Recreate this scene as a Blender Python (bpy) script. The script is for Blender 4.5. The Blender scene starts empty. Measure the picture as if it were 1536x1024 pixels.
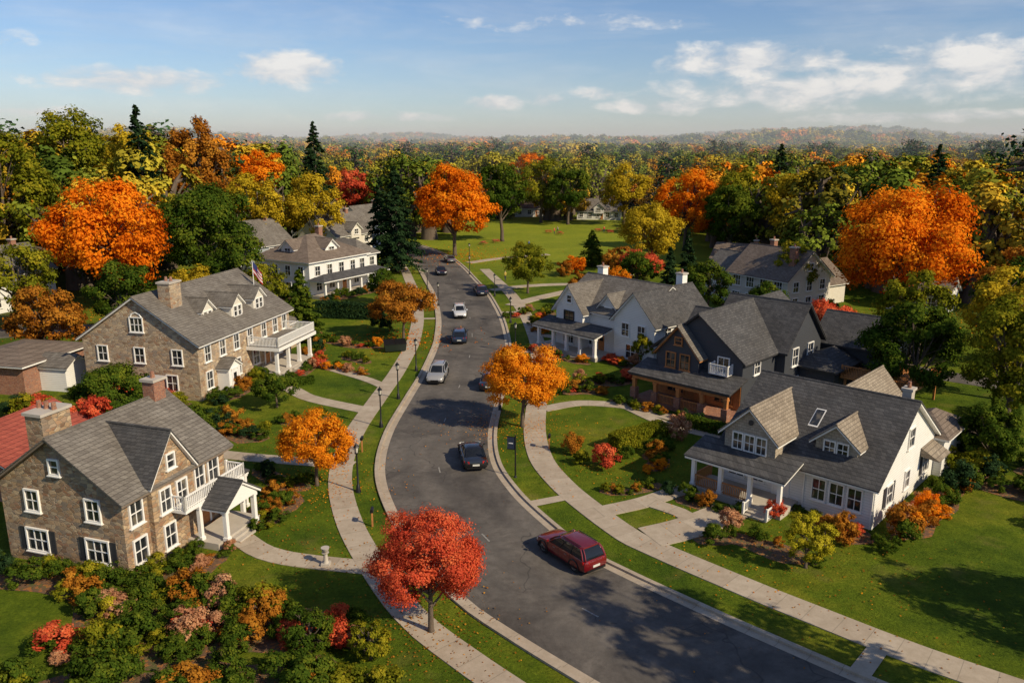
import bpy, math, random
import numpy as np
from mathutils import Vector, Matrix
rng=np.random.default_rng(11); random.seed(11)
scene=bpy.context.scene
col=scene.collection
rad=math.radians
# ------------------------------------------------------------ node helpers
def new_mat(name):
    m=bpy.data.materials.new(name); m.use_nodes=True
    nt=m.node_tree; nt.nodes.clear()
    out=nt.nodes.new('ShaderNodeOutputMaterial')
    return m,nt,out
def N(nt,t,**k):
    n=nt.nodes.new(t)
    for a,b in k.items():
        if a.startswith('i_'):
            key=a[2:].replace('_',' ')
            n.inputs[key].default_value=b
        else: setattr(n,a,b)
    return n
def L(nt,a,b): nt.links.new(a,b)
def rgba(c): return (c[0],c[1],c[2],1.0)
def ramp(nt,fac,stops):
    r=nt.nodes.new('ShaderNodeValToRGB'); L(nt,fac,r.inputs[0])
    e=r.color_ramp.elements
    while len(e)<len(stops): e.new(0.5)
    for i,(p,c) in enumerate(stops):
        e[i].position=p; e[i].color=rgba(c)
    return r.outputs[0]
def mathn(nt,op,a,b=None,clamp=False):
    n=nt.nodes.new('ShaderNodeMath'); n.operation=op; n.use_clamp=clamp
    for i,v in enumerate((a,b)):
        if v is None: continue
        if isinstance(v,(int,float)): n.inputs[i].default_value=v
        else: L(nt,v,n.inputs[i])
    return n.outputs[0]
def mixc(nt,fac,a,b,blend='MIX'):
    n=nt.nodes.new('ShaderNodeMix'); n.data_type='RGBA'; n.blend_type=blend
    for s,v in ((0,fac),(6,a),(7,b)):
        if isinstance(v,(int,float)): n.inputs[s].default_value=v
        elif isinstance(v,tuple): n.inputs[s].default_value=rgba(v)
        else: L(nt,v,n.inputs[s])
    return n.outputs[2]
def objco(nt):
    return nt.nodes.new('ShaderNodeTexCoord').outputs['Object']
def mapping(nt,vec,scale=(1,1,1),loc=(0,0,0)):
    n=nt.nodes.new('ShaderNodeMapping'); L(nt,vec,n.inputs[0])
    n.inputs['Scale'].default_value=scale; n.inputs['Location'].default_value=loc
    return n.outputs[0]
def noise(nt,vec,scale,detail=4,rough=.55,dist=0):
    n=nt.nodes.new('ShaderNodeTexNoise'); L(nt,vec,n.inputs['Vector'])
    n.inputs['Scale'].default_value=scale; n.inputs['Detail'].default_value=detail
    n.inputs['Roughness'].default_value=rough; n.inputs['Distortion'].default_value=dist
    return n.outputs[0]
def principled(nt,out,color,rough=.8,metal=0,bump=None,bstr=.3,bdist=.02,coat=0,spec=None):
    p=nt.nodes.new('ShaderNodeBsdfPrincipled')
    if isinstance(color,tuple): p.inputs['Base Color'].default_value=rgba(color)
    else: L(nt,color,p.inputs['Base Color'])
    if isinstance(rough,(int,float)): p.inputs['Roughness'].default_value=rough
    else: L(nt,rough,p.inputs['Roughness'])
    p.inputs['Metallic'].default_value=metal
    if coat: p.inputs['Coat Weight'].default_value=coat; p.inputs['Coat Roughness'].default_value=.04
    if spec is not None: p.inputs['Specular IOR Level'].default_value=spec
    if bump is not None:
        b=nt.nodes.new('ShaderNodeBump'); b.inputs['Strength'].default_value=bstr; b.inputs['Distance'].default_value=bdist
        L(nt,bump,b.inputs['Height']); L(nt,b.outputs[0],p.inputs['Normal'])
    L(nt,p.outputs[0],out.inputs[0]); return p
def M_plain(name,c,rough=.7,metal=0,coat=0,var=.12,scale=1.5):
    m,nt,out=new_mat(name); co=objco(nt)
    n=noise(nt,co,scale,3,.6)
    c2=mixc(nt,n,tuple(x*(1-var*1.6) for x in c),tuple(min(1,x*(1+var)) for x in c))
    principled(nt,out,c2,rough,metal,coat=coat); return m
# ------------------------------------------------------------ materials
def M_stone(name,tones,mortar,scale=2.3):
    m,nt,out=new_mat(name); co=objco(nt)
    wob=N(nt,'ShaderNodeTexNoise',i_Scale=1.7); L(nt,co,wob.inputs['Vector'])
    add=N(nt,'ShaderNodeVectorMath',operation='MULTIPLY_ADD'); L(nt,wob.outputs[1],add.inputs[0]); add.inputs[1].default_value=(.25,.25,.12); L(nt,co,add.inputs[2])
    mp=mapping(nt,add.outputs[0],(1,1,1.9))
    v=N(nt,'ShaderNodeTexVoronoi',i_Scale=scale); v.inputs['Randomness'].default_value=.85; L(nt,mp,v.inputs['Vector'])
    ve=N(nt,'ShaderNodeTexVoronoi',feature='DISTANCE_TO_EDGE',i_Scale=scale); ve.inputs['Randomness'].default_value=.85; L(nt,mp,ve.inputs['Vector'])
    sep=N(nt,'ShaderNodeSeparateColor'); L(nt,v.outputs['Color'],sep.inputs[0])
    n=len(tones); c=ramp(nt,sep.outputs[0],[(i/(n-1),t) for i,t in enumerate(tones)])
    fine=noise(nt,co,14,4,.7); c=mixc(nt,.35,c,ramp(nt,fine,[(.3,(.35,.33,.3)),(.7,(1,1,1))]),'MULTIPLY')
    e=mathn(nt,'MULTIPLY',ve.outputs['Distance'],14,True)
    c=mixc(nt,e,mortar,c)
    principled(nt,out,c,.9,bump=mathn(nt,'ADD',e,mathn(nt,'MULTIPLY',fine,.5)),bstr=.8,bdist=.05); return m
def M_shingle(name,c1,c2,rowh=.16):
    m,nt,out=new_mat(name); co=objco(nt)
    s=N(nt,'ShaderNodeSeparateXYZ'); L(nt,co,s.inputs[0])
    u=mathn(nt,'ADD',s.outputs[0],s.outputs[1])
    cb=N(nt,'ShaderNodeCombineXYZ'); L(nt,u,cb.inputs[0]); L(nt,s.outputs[2],cb.inputs[1])
    b=N(nt,'ShaderNodeTexBrick',i_Scale=1.0); L(nt,cb.outputs[0],b.inputs['Vector'])
    b.inputs['Brick Width'].default_value=.36; b.inputs['Row Height'].default_value=rowh; b.inputs['Mortar Size'].default_value=.010
    b.inputs['Color1'].default_value=rgba(c1); b.inputs['Color2'].default_value=rgba(c2); b.inputs['Mortar'].default_value=rgba(tuple(x*.5 for x in c1))
    big=noise(nt,co,.5,5,.65); fine=noise(nt,co,9,4,.7)
    c=mixc(nt,.7,b.outputs[0],ramp(nt,big,[(.3,(.58,.54,.5)),(.7,(1,1,1))]),'MULTIPLY')
    c=mixc(nt,.5,c,ramp(nt,fine,[(.3,(.5,.5,.5)),(.7,(1,1,1))]),'MULTIPLY')
    principled(nt,out,c,.9,bump=mathn(nt,'ADD',mathn(nt,'MULTIPLY',b.outputs[1],-1),fine),bstr=.7,bdist=.03); return m
def M_siding(name,c,pitch=.19):
    m,nt,out=new_mat(name); co=objco(nt)
    s=N(nt,'ShaderNodeSeparateXYZ'); L(nt,co,s.inputs[0])
    f=mathn(nt,'FRACT',mathn(nt,'DIVIDE',s.outputs[2],pitch))
    big=noise(nt,co,.9,4,.6)
    cc=mixc(nt,.35,c,ramp(nt,big,[(.3,(.75,.72,.68)),(.7,(1,1,1))]),'MULTIPLY')
    gap_shade=mathn(nt,'LESS_THAN',f,.11)
    cc=mixc(nt,mathn(nt,'MULTIPLY',gap_shade,.55),cc,tuple(x*.4 for x in c))  # shade in the gaps between boards, painted into the colour as dark lines
    principled(nt,out,cc,.6,bump=mathn(nt,'SUBTRACT',1,f),bstr=.6,bdist=.03); return m
def M_glass(name):
    m,nt,out=new_mat(name); co=objco(nt)
    n=noise(nt,mapping(nt,co,(1,1,.6)),1.3,2)
    c=ramp(nt,n,[(.35,(.012,.014,.018)),(.55,(.03,.032,.036)),(.66,(.14,.12,.09))])
    principled(nt,out,c,.06,spec=.8); return m
def M_leaf(name,pal,trans=.35,instanced=False):
    m,nt,out=new_mat(name)
    a=N(nt,'ShaderNodeAttribute',attribute_name='tint')
    if not instanced:
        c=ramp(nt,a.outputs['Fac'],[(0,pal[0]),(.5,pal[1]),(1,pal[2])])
        d=N(nt,'ShaderNodeBsdfDiffuse'); t=N(nt,'ShaderNodeBsdfTranslucent'); L(nt,c,d.inputs[0]); L(nt,c,t.inputs[0])
        mx=N(nt,'ShaderNodeMixShader'); mx.inputs[0].default_value=trans
        L(nt,d.outputs[0],mx.inputs[1]); L(nt,t.outputs[0],mx.inputs[2]); L(nt,mx.outputs[0],out.inputs[0]); return m
    oi=N(nt,'ShaderNodeObjectInfo')
    c=ramp(nt,oi.outputs['Random'],pal)
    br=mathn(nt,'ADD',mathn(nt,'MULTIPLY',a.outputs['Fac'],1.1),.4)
    v=N(nt,'ShaderNodeVectorMath',operation='SCALE'); L(nt,c,v.inputs[0]); L(nt,br,v.inputs['Scale'])
    d=N(nt,'ShaderNodeBsdfDiffuse'); L(nt,v.outputs[0],d.inputs[0]); L(nt,d.outputs[0],out.inputs[0]); return m
def M_bark(name,c):
    m,nt,out=new_mat(name); co=objco(nt)
    n=noise(nt,mapping(nt,co,(6,6,1)),2.5,5,.7)
    principled(nt,out,ramp(nt,n,[(.3,tuple(x*.5 for x in c)),(.7,c)]),.95,bump=n,bstr=.8,bdist=.05); return m
bark=M_bark('bark',(.15,.11,.08))
PAL=dict(
 orange=[(.42,.065,.004),(.82,.22,.010),(.90,.36,.02)],
 amber=[(.40,.11,.007),(.80,.27,.013),(.88,.42,.03)],
 red=[(.34,.035,.02),(.66,.10,.045),(.80,.22,.08)],
 yellow=[(.22,.16,.01),(.48,.34,.02),(.68,.49,.035)],
 ygreen=[(.07,.09,.008),(.19,.20,.014),(.42,.34,.025)],
 green=[(.028,.058,.008),(.070,.115,.013),(.18,.205,.02)],
 dark=[(.010,.026,.012),(.024,.050,.018),(.045,.082,.03)],
 rust=[(.18,.06,.01),(.42,.16,.02),(.58,.28,.035)],
 pink=[(.28,.11,.06),(.52,.25,.13),(.66,.38,.2)],
 lime=[(.16,.17,.01),(.42,.37,.02),(.62,.50,.05)])
LEAF={k:M_leaf('foliage_'+k,v,.2 if k=='dark' else .36) for k,v in PAL.items()}
white=M_plain('white_paint',(.80,.78,.74),.5,var=.05)
cream=M_shingle('cream_shake',(.46,.39,.30),(.56,.48,.38),.2)
darktrim=M_plain('dark_trim',(.03,.03,.035),.5)
glass=M_glass('window_glass')
stoneA=M_stone('fieldstone_tan',[(.27,.18,.11),(.54,.40,.26),(.32,.25,.19),(.60,.47,.31),(.36,.20,.11),(.48,.39,.29)],(.42,.34,.25),2.2)
stoneB=M_stone('fieldstone_brown',[(.20,.12,.07),(.48,.31,.17),(.25,.19,.14),(.56,.41,.25),(.31,.15,.075),(.42,.32,.22)],(.36,.29,.21),2.5)
sh_grey=M_shingle('grey_shingles',(.165,.145,.125),(.25,.225,.195))
sh_dark=M_shingle('charcoal_shingles',(.066,.065,.068),(.118,.114,.114))
sh_brown=M_shingle('brown_shingles',(.18,.135,.105),(.27,.21,.165))
sh_tan=M_shingle('tan_shingles',(.28,.23,.175),(.39,.325,.25))
sh_red=M_shingle('red_tiles',(.36,.07,.045),(.48,.11,.07))
sid_white=M_siding('white_siding',(.77,.76,.73))
sid_dark=M_siding('charcoal_siding',(.046,.050,.061))
sid_cream=M_siding('cream_siding',(.66,.62,.54))
wood=M_plain('cedar_wood',(.50,.20,.06),.6,var=.35,scale=4)
brick=M_stone('brick_red',[(.34,.14,.08),(.46,.21,.12),(.28,.11,.07)],(.34,.3,.26),6)
black=M_plain('black_metal',(.015,.015,.016),.4,.3)
concrete_p=M_plain('porch_concrete',(.46,.41,.35),.85,var=.15)
# ------------------------------------------------------------ mesh builder
class MB:
    def __init__(s): s.v=[];s.f=[];s.m=[];s.mats=[]
    def mi(s,mat):
        if mat not in s.mats: s.mats.append(mat)
        return s.mats.index(mat)
    def poly(s,pts,mat):
        b=len(s.v); s.v+=[tuple(p) for p in pts]; s.f.append(tuple(range(b,b+len(pts)))); s.m.append(s.mi(mat))
    def hexa(s,p,mat):
        b=len(s.v); s.v+=[tuple(q) for q in p]; k=s.mi(mat)
        for q in ((3,2,1,0),(4,5,6,7),(0,1,5,4),(1,2,6,5),(2,3,7,6),(3,0,4,7)):
            s.f.append(tuple(b+i for i in q)); s.m.append(k)
    def box(s,x0,x1,y0,y1,z0,z1,mat):
        s.hexa([(x0,y0,z0),(x1,y0,z0),(x1,y1,z0),(x0,y1,z0),(x0,y0,z1),(x1,y0,z1),(x1,y1,z1),(x0,y1,z1)],mat)
    def obox(s,c,u,n,su,sn,sz,mat):
        c=Vector(c);u=Vector((u[0],u[1],0));n=Vector((n[0],n[1],0));z=Vector((0,0,1)); P=[]
        for dz in (-sz/2,sz/2):
            for a,b in ((-1,-1),(1,-1),(1,1),(-1,1)): P.append(c+u*a*su/2+n*b*sn/2+z*dz)
        s.hexa(P,mat)
    def beam(s,p0,p1,w,mat):
        s.tube([p0,p1],[w,w],mat,4)
    def tube(s,pts,rs,mat,seg=8,cap=True):
        k=s.mi(mat); b=len(s.v); pts=[Vector(p) for p in pts]
        for i,p in enumerate(pts):
            d=(pts[min(i+1,len(pts)-1)]-pts[max(i-1,0)])
            if d.length<1e-6: d=Vector((0,0,1))
            d.normalize(); a=d.cross(Vector((0,1,0.01))) if abs(d.y)<.9 else d.cross(Vector((1,0,0)))
            a.normalize(); c=d.cross(a)
            for j in range(seg):
                t=2*math.pi*(j+.5)/seg; s.v.append(tuple(p+(a*math.cos(t)+c*math.sin(t))*rs[i]))
        for i in range(len(pts)-1):
            for j in range(seg):
                s.f.append((b+i*seg+j,b+i*seg+(j+1)%seg,b+(i+1)*seg+(j+1)%seg,b+(i+1)*seg+j)); s.m.append(k)
        if cap:
            s.f.append(tuple(b+j for j in range(seg))[::-1]); s.m.append(k)
            e=b+(len(pts)-1)*seg; s.f.append(tuple(e+j for j in range(seg))); s.m.append(k)
    def mesh(s,name,smooth=None):
        me=bpy.data.meshes.new(name); me.from_pydata(s.v,[],s.f)
        for m in s.mats: me.materials.append(m)
        me.polygons.foreach_set('material_index',s.m)
        import bmesh
        bm=bmesh.new(); bm.from_mesh(me); bmesh.ops.recalc_face_normals(bm,faces=bm.faces); bm.to_mesh(me); bm.free()
        if smooth is not None:
            me.shade_smooth(); me.set_sharp_from_angle(angle=rad(smooth))
        me.update(); return me
    def obj(s,name,parent=None,smooth=None):
        o=bpy.data.objects.new(name,s.mesh(name,smooth)); col.objects.link(o)
        if parent: o.parent=parent
        return o
def empty(name,loc,rotz=0,scale=1):
    e=bpy.data.objects.new(name,None); col.objects.link(e); e.location=loc; e.rotation_euler=(0,0,rotz); e.empty_display_size=.5; e.scale=(scale,)*3
    return e
# ------------------------------------------------------------ house kit
class House:
    def __init__(s,name,x,y,phi,sx=1):
        s.e=empty(name,(x,y,0),rad(phi)); s.x=x;s.y=y;s.phi=rad(phi); s.parts={}; s.sx=sx; s.e.scale=(sx,1,1)
    def p(s,n):
        if n not in s.parts: s.parts[n]=MB()
        return s.parts[n]
    def w(s,lx,ly):
        lx=lx*s.sx; c,n=math.cos(s.phi),math.sin(s.phi); return (s.x+c*lx-n*ly,s.y+n*lx+c*ly)
    def gable(s,x0,x1,y0,y1,zb,ze,zr,axis,wall,roof,trim=None,over=.45,rake=.4,gmat=None):
        trim=trim or white
        if axis=='x': a0,a1,b0,b1=x0,x1,y0,y1; Mp=lambda a,b,z:(a,b,z)
        else: a0,a1,b0,b1=y0,y1,x0,x1; Mp=lambda a,b,z:(b,a,z)
        bm=(b0+b1)/2; W=s.p('walls'); k=len(W.v)
        for a in (a0,a1):
            W.v+=[Mp(a,b0,zb),Mp(a,b1,zb),Mp(a,b1,ze),Mp(a,bm,zr),Mp(a,b0,ze)]
        for f,mm in (((0,1,2,4),wall),((2,3,4),gmat or wall),((5,6,7,9),wall),((7,8,9),gmat or wall),((1,6,7,2),wall),((0,5,9,4),wall)):
            W.f.append(tuple(k+i for i in f)); W.m.append(W.mi(mm))
        sl=(zr-ze)/(bm-b0)
        A0,A1=a0-rake,a1+rake
        for sg,bb in ((-1,b0),(1,b1)):
            be=bb+sg*over; zee=ze-sl*over
            for (t0,t1,mat,ins,R) in ((.02,.15,trim,0,'roof_trim'),(.155,.24,roof,-.05,'roof')):
                p=[Mp(A0+ins,be+sg*(-ins),zee+t0),Mp(A1-ins,be+sg*(-ins),zee+t0),Mp(A1-ins,bm,zr+t0),Mp(A0+ins,bm,zr+t0)]
                q=[(a,b,c+(t1-t0)) for a,b,c in p]
                s.p(R).hexa(p+q,mat)
        s.p('roof').tube([Mp(A0-.02,bm,zr+.22),Mp(A1+.02,bm,zr+.22)],[.09,.09],roof,6)
    def hip(s,x0,x1,y0,y1,zb,ze,zr,wall,roof,trim=None,over=.5):
        trim=trim or white
        if wall: s.p('walls').box(x0,x1,y0,y1,zb,ze,wall)
        X0,X1,Y0,Y1=x0-over,x1+over,y0-over,y1+over
        s.p('roof_trim').box(X0,X1,Y0,Y1,ze+.005,ze+.18,trim)
        X0-=.05;X1+=.05;Y0-=.05;Y1+=.05
        d=min(X1-X0,Y1-Y0)/2; z=ze+.185
        if X1-X0>=Y1-Y0: r0=(X0+d,(Y0+Y1)/2,zr); r1=(X1-d+.001,(Y0+Y1)/2,zr)
        else: r0=((X0+X1)/2,Y0+d,zr); r1=((X0+X1)/2,Y1-d,zr)
        a,b,c,e=(X0,Y0,z),(X1,Y0,z),(X1,Y1,z),(X0,Y1,z); R=s.p('roof')
        if X1-X0>=Y1-Y0:
            R.poly([a,b,r1,r0],roof);R.poly([b,c,r1],roof);R.poly([c,e,r0,r1],roof);R.poly([e,a,r0],roof)
        else:
            R.poly([a,b,r0],roof);R.poly([b,c,r1,r0],roof);R.poly([c,e,r1],roof);R.poly([e,a,r0,r1],roof)
        R.poly([a,b,c,e],roof)
    def shed(s,x0,x1,y0,y1,z0,z1,roof,trim=None,t=.1):
        trim=trim or white
        p=[(x0,y0,z0),(x1,y0,z0),(x1,y1,z1),(x0,y1,z1)]
        s.p('roof_trim').hexa([(a,b,c-.16) for a,b,c in p]+[(a,b,c) for a,b,c in p],trim)
        p=[(x0-.06,y0-.06,z0+.005),(x1+.06,y0-.06,z0+.005),(x1+.06,y1,z1+.005),(x0-.06,y1,z1+.005)]
        s.p('roof').hexa(p+[(a,b,c+t) for a,b,c in p],roof)
    def win(s,c,n,w,h,trim=None,shut=None,vm=1,hm=1,sill=True):
        trim=trim or white; u=(-n[1],n[0]); F=s.p('window_frames'); G=s.p('window_panes'); V=lambda du,dn,dz:(c[0]+u[0]*du+n[0]*dn,c[1]+u[1]*du+n[1]*dn,c[2]+dz)
        G.obox(V(0,.012,0),u,n,w,.03,h,glass)
        t=.10
        for sx in (-1,1): F.obox(V(sx*(w/2+t/2),.05,0),u,n,t,.13,h+2*t,trim)
        for sz in (-1,1): F.obox(V(0,.05,sz*(h/2+t/2)),u,n,w-.002,.126,t,trim)
        for i in range(1,vm+1):
            F.obox(V(-w/2+w*i/(vm+1),.035,0),u,n,.05 if vm<2 else .07,.04,h,trim)
        for i in range(1,hm+1):
            F.obox(V(0,.037,-h/2+h*i/(hm+1)),u,n,w,.045,.06,trim)
        if sill: F.obox(V(0,.08,-h/2-t-.03),u,n,w+.36,.2,.06,trim)
        if shut:
            for sx in (-1,1):
                F.obox(V(sx*(w/2+t+.24),.03,0),u,n,.42,.06,h+.1,shut)
    def door(s,c,n,w=1.0,h=2.1,mat=None,trim=None):
        trim=trim or white; u=(-n[1],n[0]); D=s.p('door'); V=lambda du,dn,dz:(c[0]+u[0]*du+n[0]*dn,c[1]+u[1]*du+n[1]*dn,c[2]+dz)
        D.obox(V(0,.02,h/2),u,n,w,.05,h,mat or wood)
        for sx in (-1,1): D.obox(V(sx*(w/2+.08),.04,h/2+.05),u,n,.15,.1,h+.1,trim)
        D.obox(V(0,.045,h+.17),u,n,w+.4,.12,.14,trim)
        D.obox(V(0,.03,h*.7),u,n,w*.55,.06,h*.35,glass)
    def chim(s,x,y,sx,sy,z0,z1,mat,pots=2):
        C=s.p('chimney'); C.box(x-sx/2,x+sx/2,y-sy/2,y+sy/2,z0,z1,mat)
        C.box(x-sx/2-.1,x+sx/2+.1,y-sy/2-.1,y+sy/2+.1,z1+.002,z1+.18,concrete_p)
        for i in range(pots):
            yy=y+(i-(pots-1)/2)*.55; C.tube([(x,yy,z1+.15),(x,yy,z1+.6)],[.16,.13],brick,8)
    def rail(s,pts,z,h=.95,mat=None,gap=.16,part='railing'):
        mat=mat or white; R=s.p(part)
        for (a,b) in zip(pts[:-1],pts[1:]):
            d=Vector((b[0]-a[0],b[1]-a[1])); n=max(1,int(d.length/gap))
            R.beam((a[0],a[1],z+h),(b[0],b[1],z+h),.06,mat); R.beam((a[0],a[1],z+.12),(b[0],b[1],z+.12),.04,mat)
            for i in range(n+1):
                q=(a[0]+d.x*i/n,a[1]+d.y*i/n); w=.025
                if i in (0,n): w=.07
                R.box(q[0]-w,q[0]+w,q[1]-w,q[1]+w,z,z+h+(.1 if w>.05 else 0),mat)
    def column(s,x,y,z0,z1,mat=None,w=.14,part='columns',base=None):
        mat=mat or white; C=s.p(part)
        C.box(x-w,x+w,y-w,y+w,z0,z1,mat); C.box(x-w-.05,x+w+.05,y-w-.05,y+w+.05,z1-.2,z1-.003,mat)
        C.box(x-w-.05,x+w+.05,y-w-.05,y+w+.05,z0+.003,z0+.22,mat)
        if base: C.box(x-w-.14,x+w+.14,y-w-.14,y+w+.14,z0-.002,z0+.95,base)
    def steps(s,x0,x1,y,n,h,mat=None,dirn=-1):
        for i in range(n):
            s.p('steps').box(x0,x1,min(y+dirn*.32*i,y+dirn*.32*(i+1)),max(y+dirn*.32*i,y+dirn*.32*(i+1)),0.01,h*(n-i)/(n+1),mat or concrete_p)
    def done(s):
        for n,mb in s.parts.items(): mb.obj(n,s.e)
F_=(0,-1);B_=(0,1);R_=(1,0);L_=(-1,0)
HOUSES=[]
# ---- large fieldstone house (left middle)
h=House('stone_house',-29.7,73.4,77,.93); HOUSES.append((h,19,12.6)); A=h
h.gable(0,19,0,12.6,0,5.6,9.7,'x',stoneA,sh_grey)
for x in (1.6,4.3,7.0,9.8,12.8,15.4,17.6):
    h.win((x,0,4.35),F_,.95,1.45,vm=1,hm=1)
    if x<9.5: h.win((x,0,1.75),F_,1.0,1.6,vm=1)
for y in (2.2,6.3,10.4): h.win((0,y,4.2),L_,1.0,1.4)
for y in (3,9.5): h.win((0,y,1.6),L_,1.1,1.5)
h.win((0,6.3,7.2),L_,1.3,1.3,vm=2)
h.p('window_frames').tube([(-.02,5.65,7.85),(-.02,5.85,8.2),(-.02,6.3,8.38),(-.02,6.75,8.2),(-.02,6.95,7.85)],[.08]*5,white,6)
h.chim(3.3,4.6,1.9,1.3,6,10.8,stoneA)
for xd in (6.0,9.6,14.2):
    y0=1.1 if xd!=6.0 else 2.4
    h.gable(xd-1.15,xd+1.15,y0,5.4,5.8,7.7,8.7,'y',sid_cream,sh_grey,over=.25,rake=.3)
    h.win((xd-.42,y0,7.05),F_,.6,1.0,vm=0); h.win((xd+.42,y0,7.05),F_,.6,1.0,vm=0)
P=h.p('porch'); P.box(9.2,17.6,-3.4,-.003,0.01,.55,concrete_p); P.box(8.9,17.9,-3.8,-.004,3.0,3.35,white); P.box(9.0,17.8,-3.7,-.006,3.352,3.42,sh_grey)
for x in (9.4,12.0,14.6,17.3): h.column(x,-3.2,.55,3.0,w=.16)
h.rail([(9.1,-.2),(9.1,-3.6),(17.7,-3.6),(17.7,-.2)],3.42)
h.steps(12.2,14.4,-3.4,3,.55); h.door((13.3,0,.55),F_); h.win((10.8,0,1.9),F_,1.2,1.6); h.win((15.9,0,1.9),F_,1.2,1.6); 
h.gable(3.0,5.2,-1.3,-.01,0,2.5,3.2,'y',white,sh_grey,over=.2,rake=.2)
h.door((4.1,-1.3,.1),F_,1.0,2.1,white)
h.hip(19.01,23.5,1.5,10,0,3.1,4.9,stoneA,sh_grey)
h.win((21.3,1.5,1.7),F_,1.6,1.3,vm=2)
h.done()
f=h.w(17.8,3.5); fe=empty('flag',(f[0],f[1],6.0)); fb=MB(); fb.tube([(0,0,0),(0,0,5.2)],[.05,.03],white,8); fb.obj('pole',fe)
fl=MB(); fr=M_plain('flag_red',(.45,.03,.03),.8); fw=M_plain('flag_white',(.7,.68,.66),.8); fbm=M_plain('flag_blue',(.03,.04,.16),.8)
for i in range(8):
    for j in range(7):
        def q(a,b): return (.05+a*.12,.14*math.sin(a*.7+b*.2)*a/8,5.1-b*.2-a*.17)
        m=fbm if (i<4 and j<4) else (fr if j%2==0 else fw)
        fl.poly([q(i,j),q(i+1,j),q(i+1,j+1),q(i,j+1)],m)
fl.obj('cloth',fe)
# ---- small fieldstone house (bottom left)
h=House('stone_cottage',-21.6,40.9,72); HOUSES.append((h,8.8,8.8)); Bc=h
h.gable(0,8.8,0,8.8,0,4.9,7.9,'x',stoneB,sh_grey,trim=M_plain('brown_trim',(.2,.15,.11),.7))
h.gable(1.9,5.3,-.35,4.4,0,5.2,7.6,'y',stoneB,sh_dark,over=.3,rake=.3)
for x in (.95,7.6): h.win((x,0,3.75),F_,.85,1.35)
h.win((6.3,0,3.75),F_,.75,1.35)
h.win((2.9,-.35,3.7),F_,.75,1.35); h.win((4.3,-.35,3.7),F_,.75,1.35); h.win((3.6,-.35,5.9),F_,.55,.8,vm=0)
h.win((1.0,0,1.4),F_,.9,1.4)
h.win((3.0,-.35,1.4),F_,.8,1.4)
for y in (2.0,6.4):
    h.win((0,y,1.5),L_,1.5,1.3,vm=2,shut=darktrim); h.win((0,y,4.0),L_,.9,1.2)
h.win((0,4.4,6.3),L_,.6,.8,vm=0)
P=h.p('porch'); P.box(4.4,8.6,-2.6,-.36,.01,.45,concrete_p); P.box(3.3,8.9,-1.4,-.37,2.72,2.92,white)
h.rail([(3.35,-.4),(3.35,-1.35),(8.85,-1.35),(8.85,-.1)],2.92,h=.85)
h.gable(4.9,7.9,-3.0,-1.38,2.4,2.55,3.6,'y',white,sh_dark,over=.25,rake=.15)
for x in (5.0,7.8): h.column(x,-2.8,.45,2.42,w=.13)
h.column(8.7,-1.25,.0,2.72,w=.12); h.column(4.6,-1.25,.45,2.72,w=.12)
h.steps(5.6,7.2,-2.6,2,.45); h.door((6.4,0,.45),F_)
h.shed(8.85,10.4,-.6,2.2,2.5,3.0,sh_dark)
h.column(10.2,-.4,0,2.4,w=.1)
h.chim(1.6,6.2,2.0,1.2,5,8.9,stoneB,3)
h.chim(8.1,4.4,1.0,.9,6.5,9.1,brick,1)
h.done()
h=House('garage',-34.5,51,76); h.gable(0,8,0,7,0,2.8,4.4,'x',brick,sh_red); h.win((4,0,1.6),F_,1.2,1.1); h.done(); HOUSES.append((h,8,7))
h=House('outbuilding',-47.5,75,78); h.hip(0,9,0,8,0,2.9,4.0,brick,sh_brown); h.win((3,0,1.6),F_,1.3,1.2); h.win((6.5,0,1.6),F_,1.3,1.2)
h.gable(2,5,-3,-.01,0,2.4,3.3,'y',sid_white,sh_grey,over=.2); h.done(); HOUSES.append((h,9,8))
# ---- white house behind (hip roof)
h=House('white_house',-32.0,125.7,60); HOUSES.append((h,14,12)); Ch=h
h.hip(0,14,0,12,0,5.6,9.3,sid_white,sh_brown)
for x in (1.8,4.6,7.4,10.2,12.6): h.win((x,0,4.2),F_,1.1,1.5)
for y in (1.8,4.6,7.4,10.2): h.win((0,y,4.2),L_,1.1,1.5); h.win((0,y,1.5),L_,1.1,1.5)
h.gable(5.6,8.4,1.6,5,5.8,7.4,8.6,'y',sid_white,sh_brown,over=.3); h.win((7,1.6,7),F_,1.2,.9)
h.gable(1.6,5,4.6,7.4,5.8,7.4,8.6,'x',sid_white,sh_brown,over=.3); h.win((1.6,6,7),L_,1.2,.9)
h.p('porch').box(0,15,-3,-.01,.01,.5,concrete_p); h.hip(-.2,15,-3.2,-.6,2.8,2.85,3.9,None,sh_dark)
for i in range(6): h.column(.3+i*2.85,-2.9,.5,2.85,w=.16)
for x in (2,5,11): h.win((x,0,1.8),F_,1.2,1.5)
h.door((8,0,.5),F_)
h.hip(14.01,19,2,11,0,5,7.6,sid_white,sh_grey)
for x in (15.5,17.6): h.win((x,2,3.8),F_,1.1,1.4)
h.chim(10,7,.9,.9,7,10.2,brick,1)
h.done()
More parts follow.
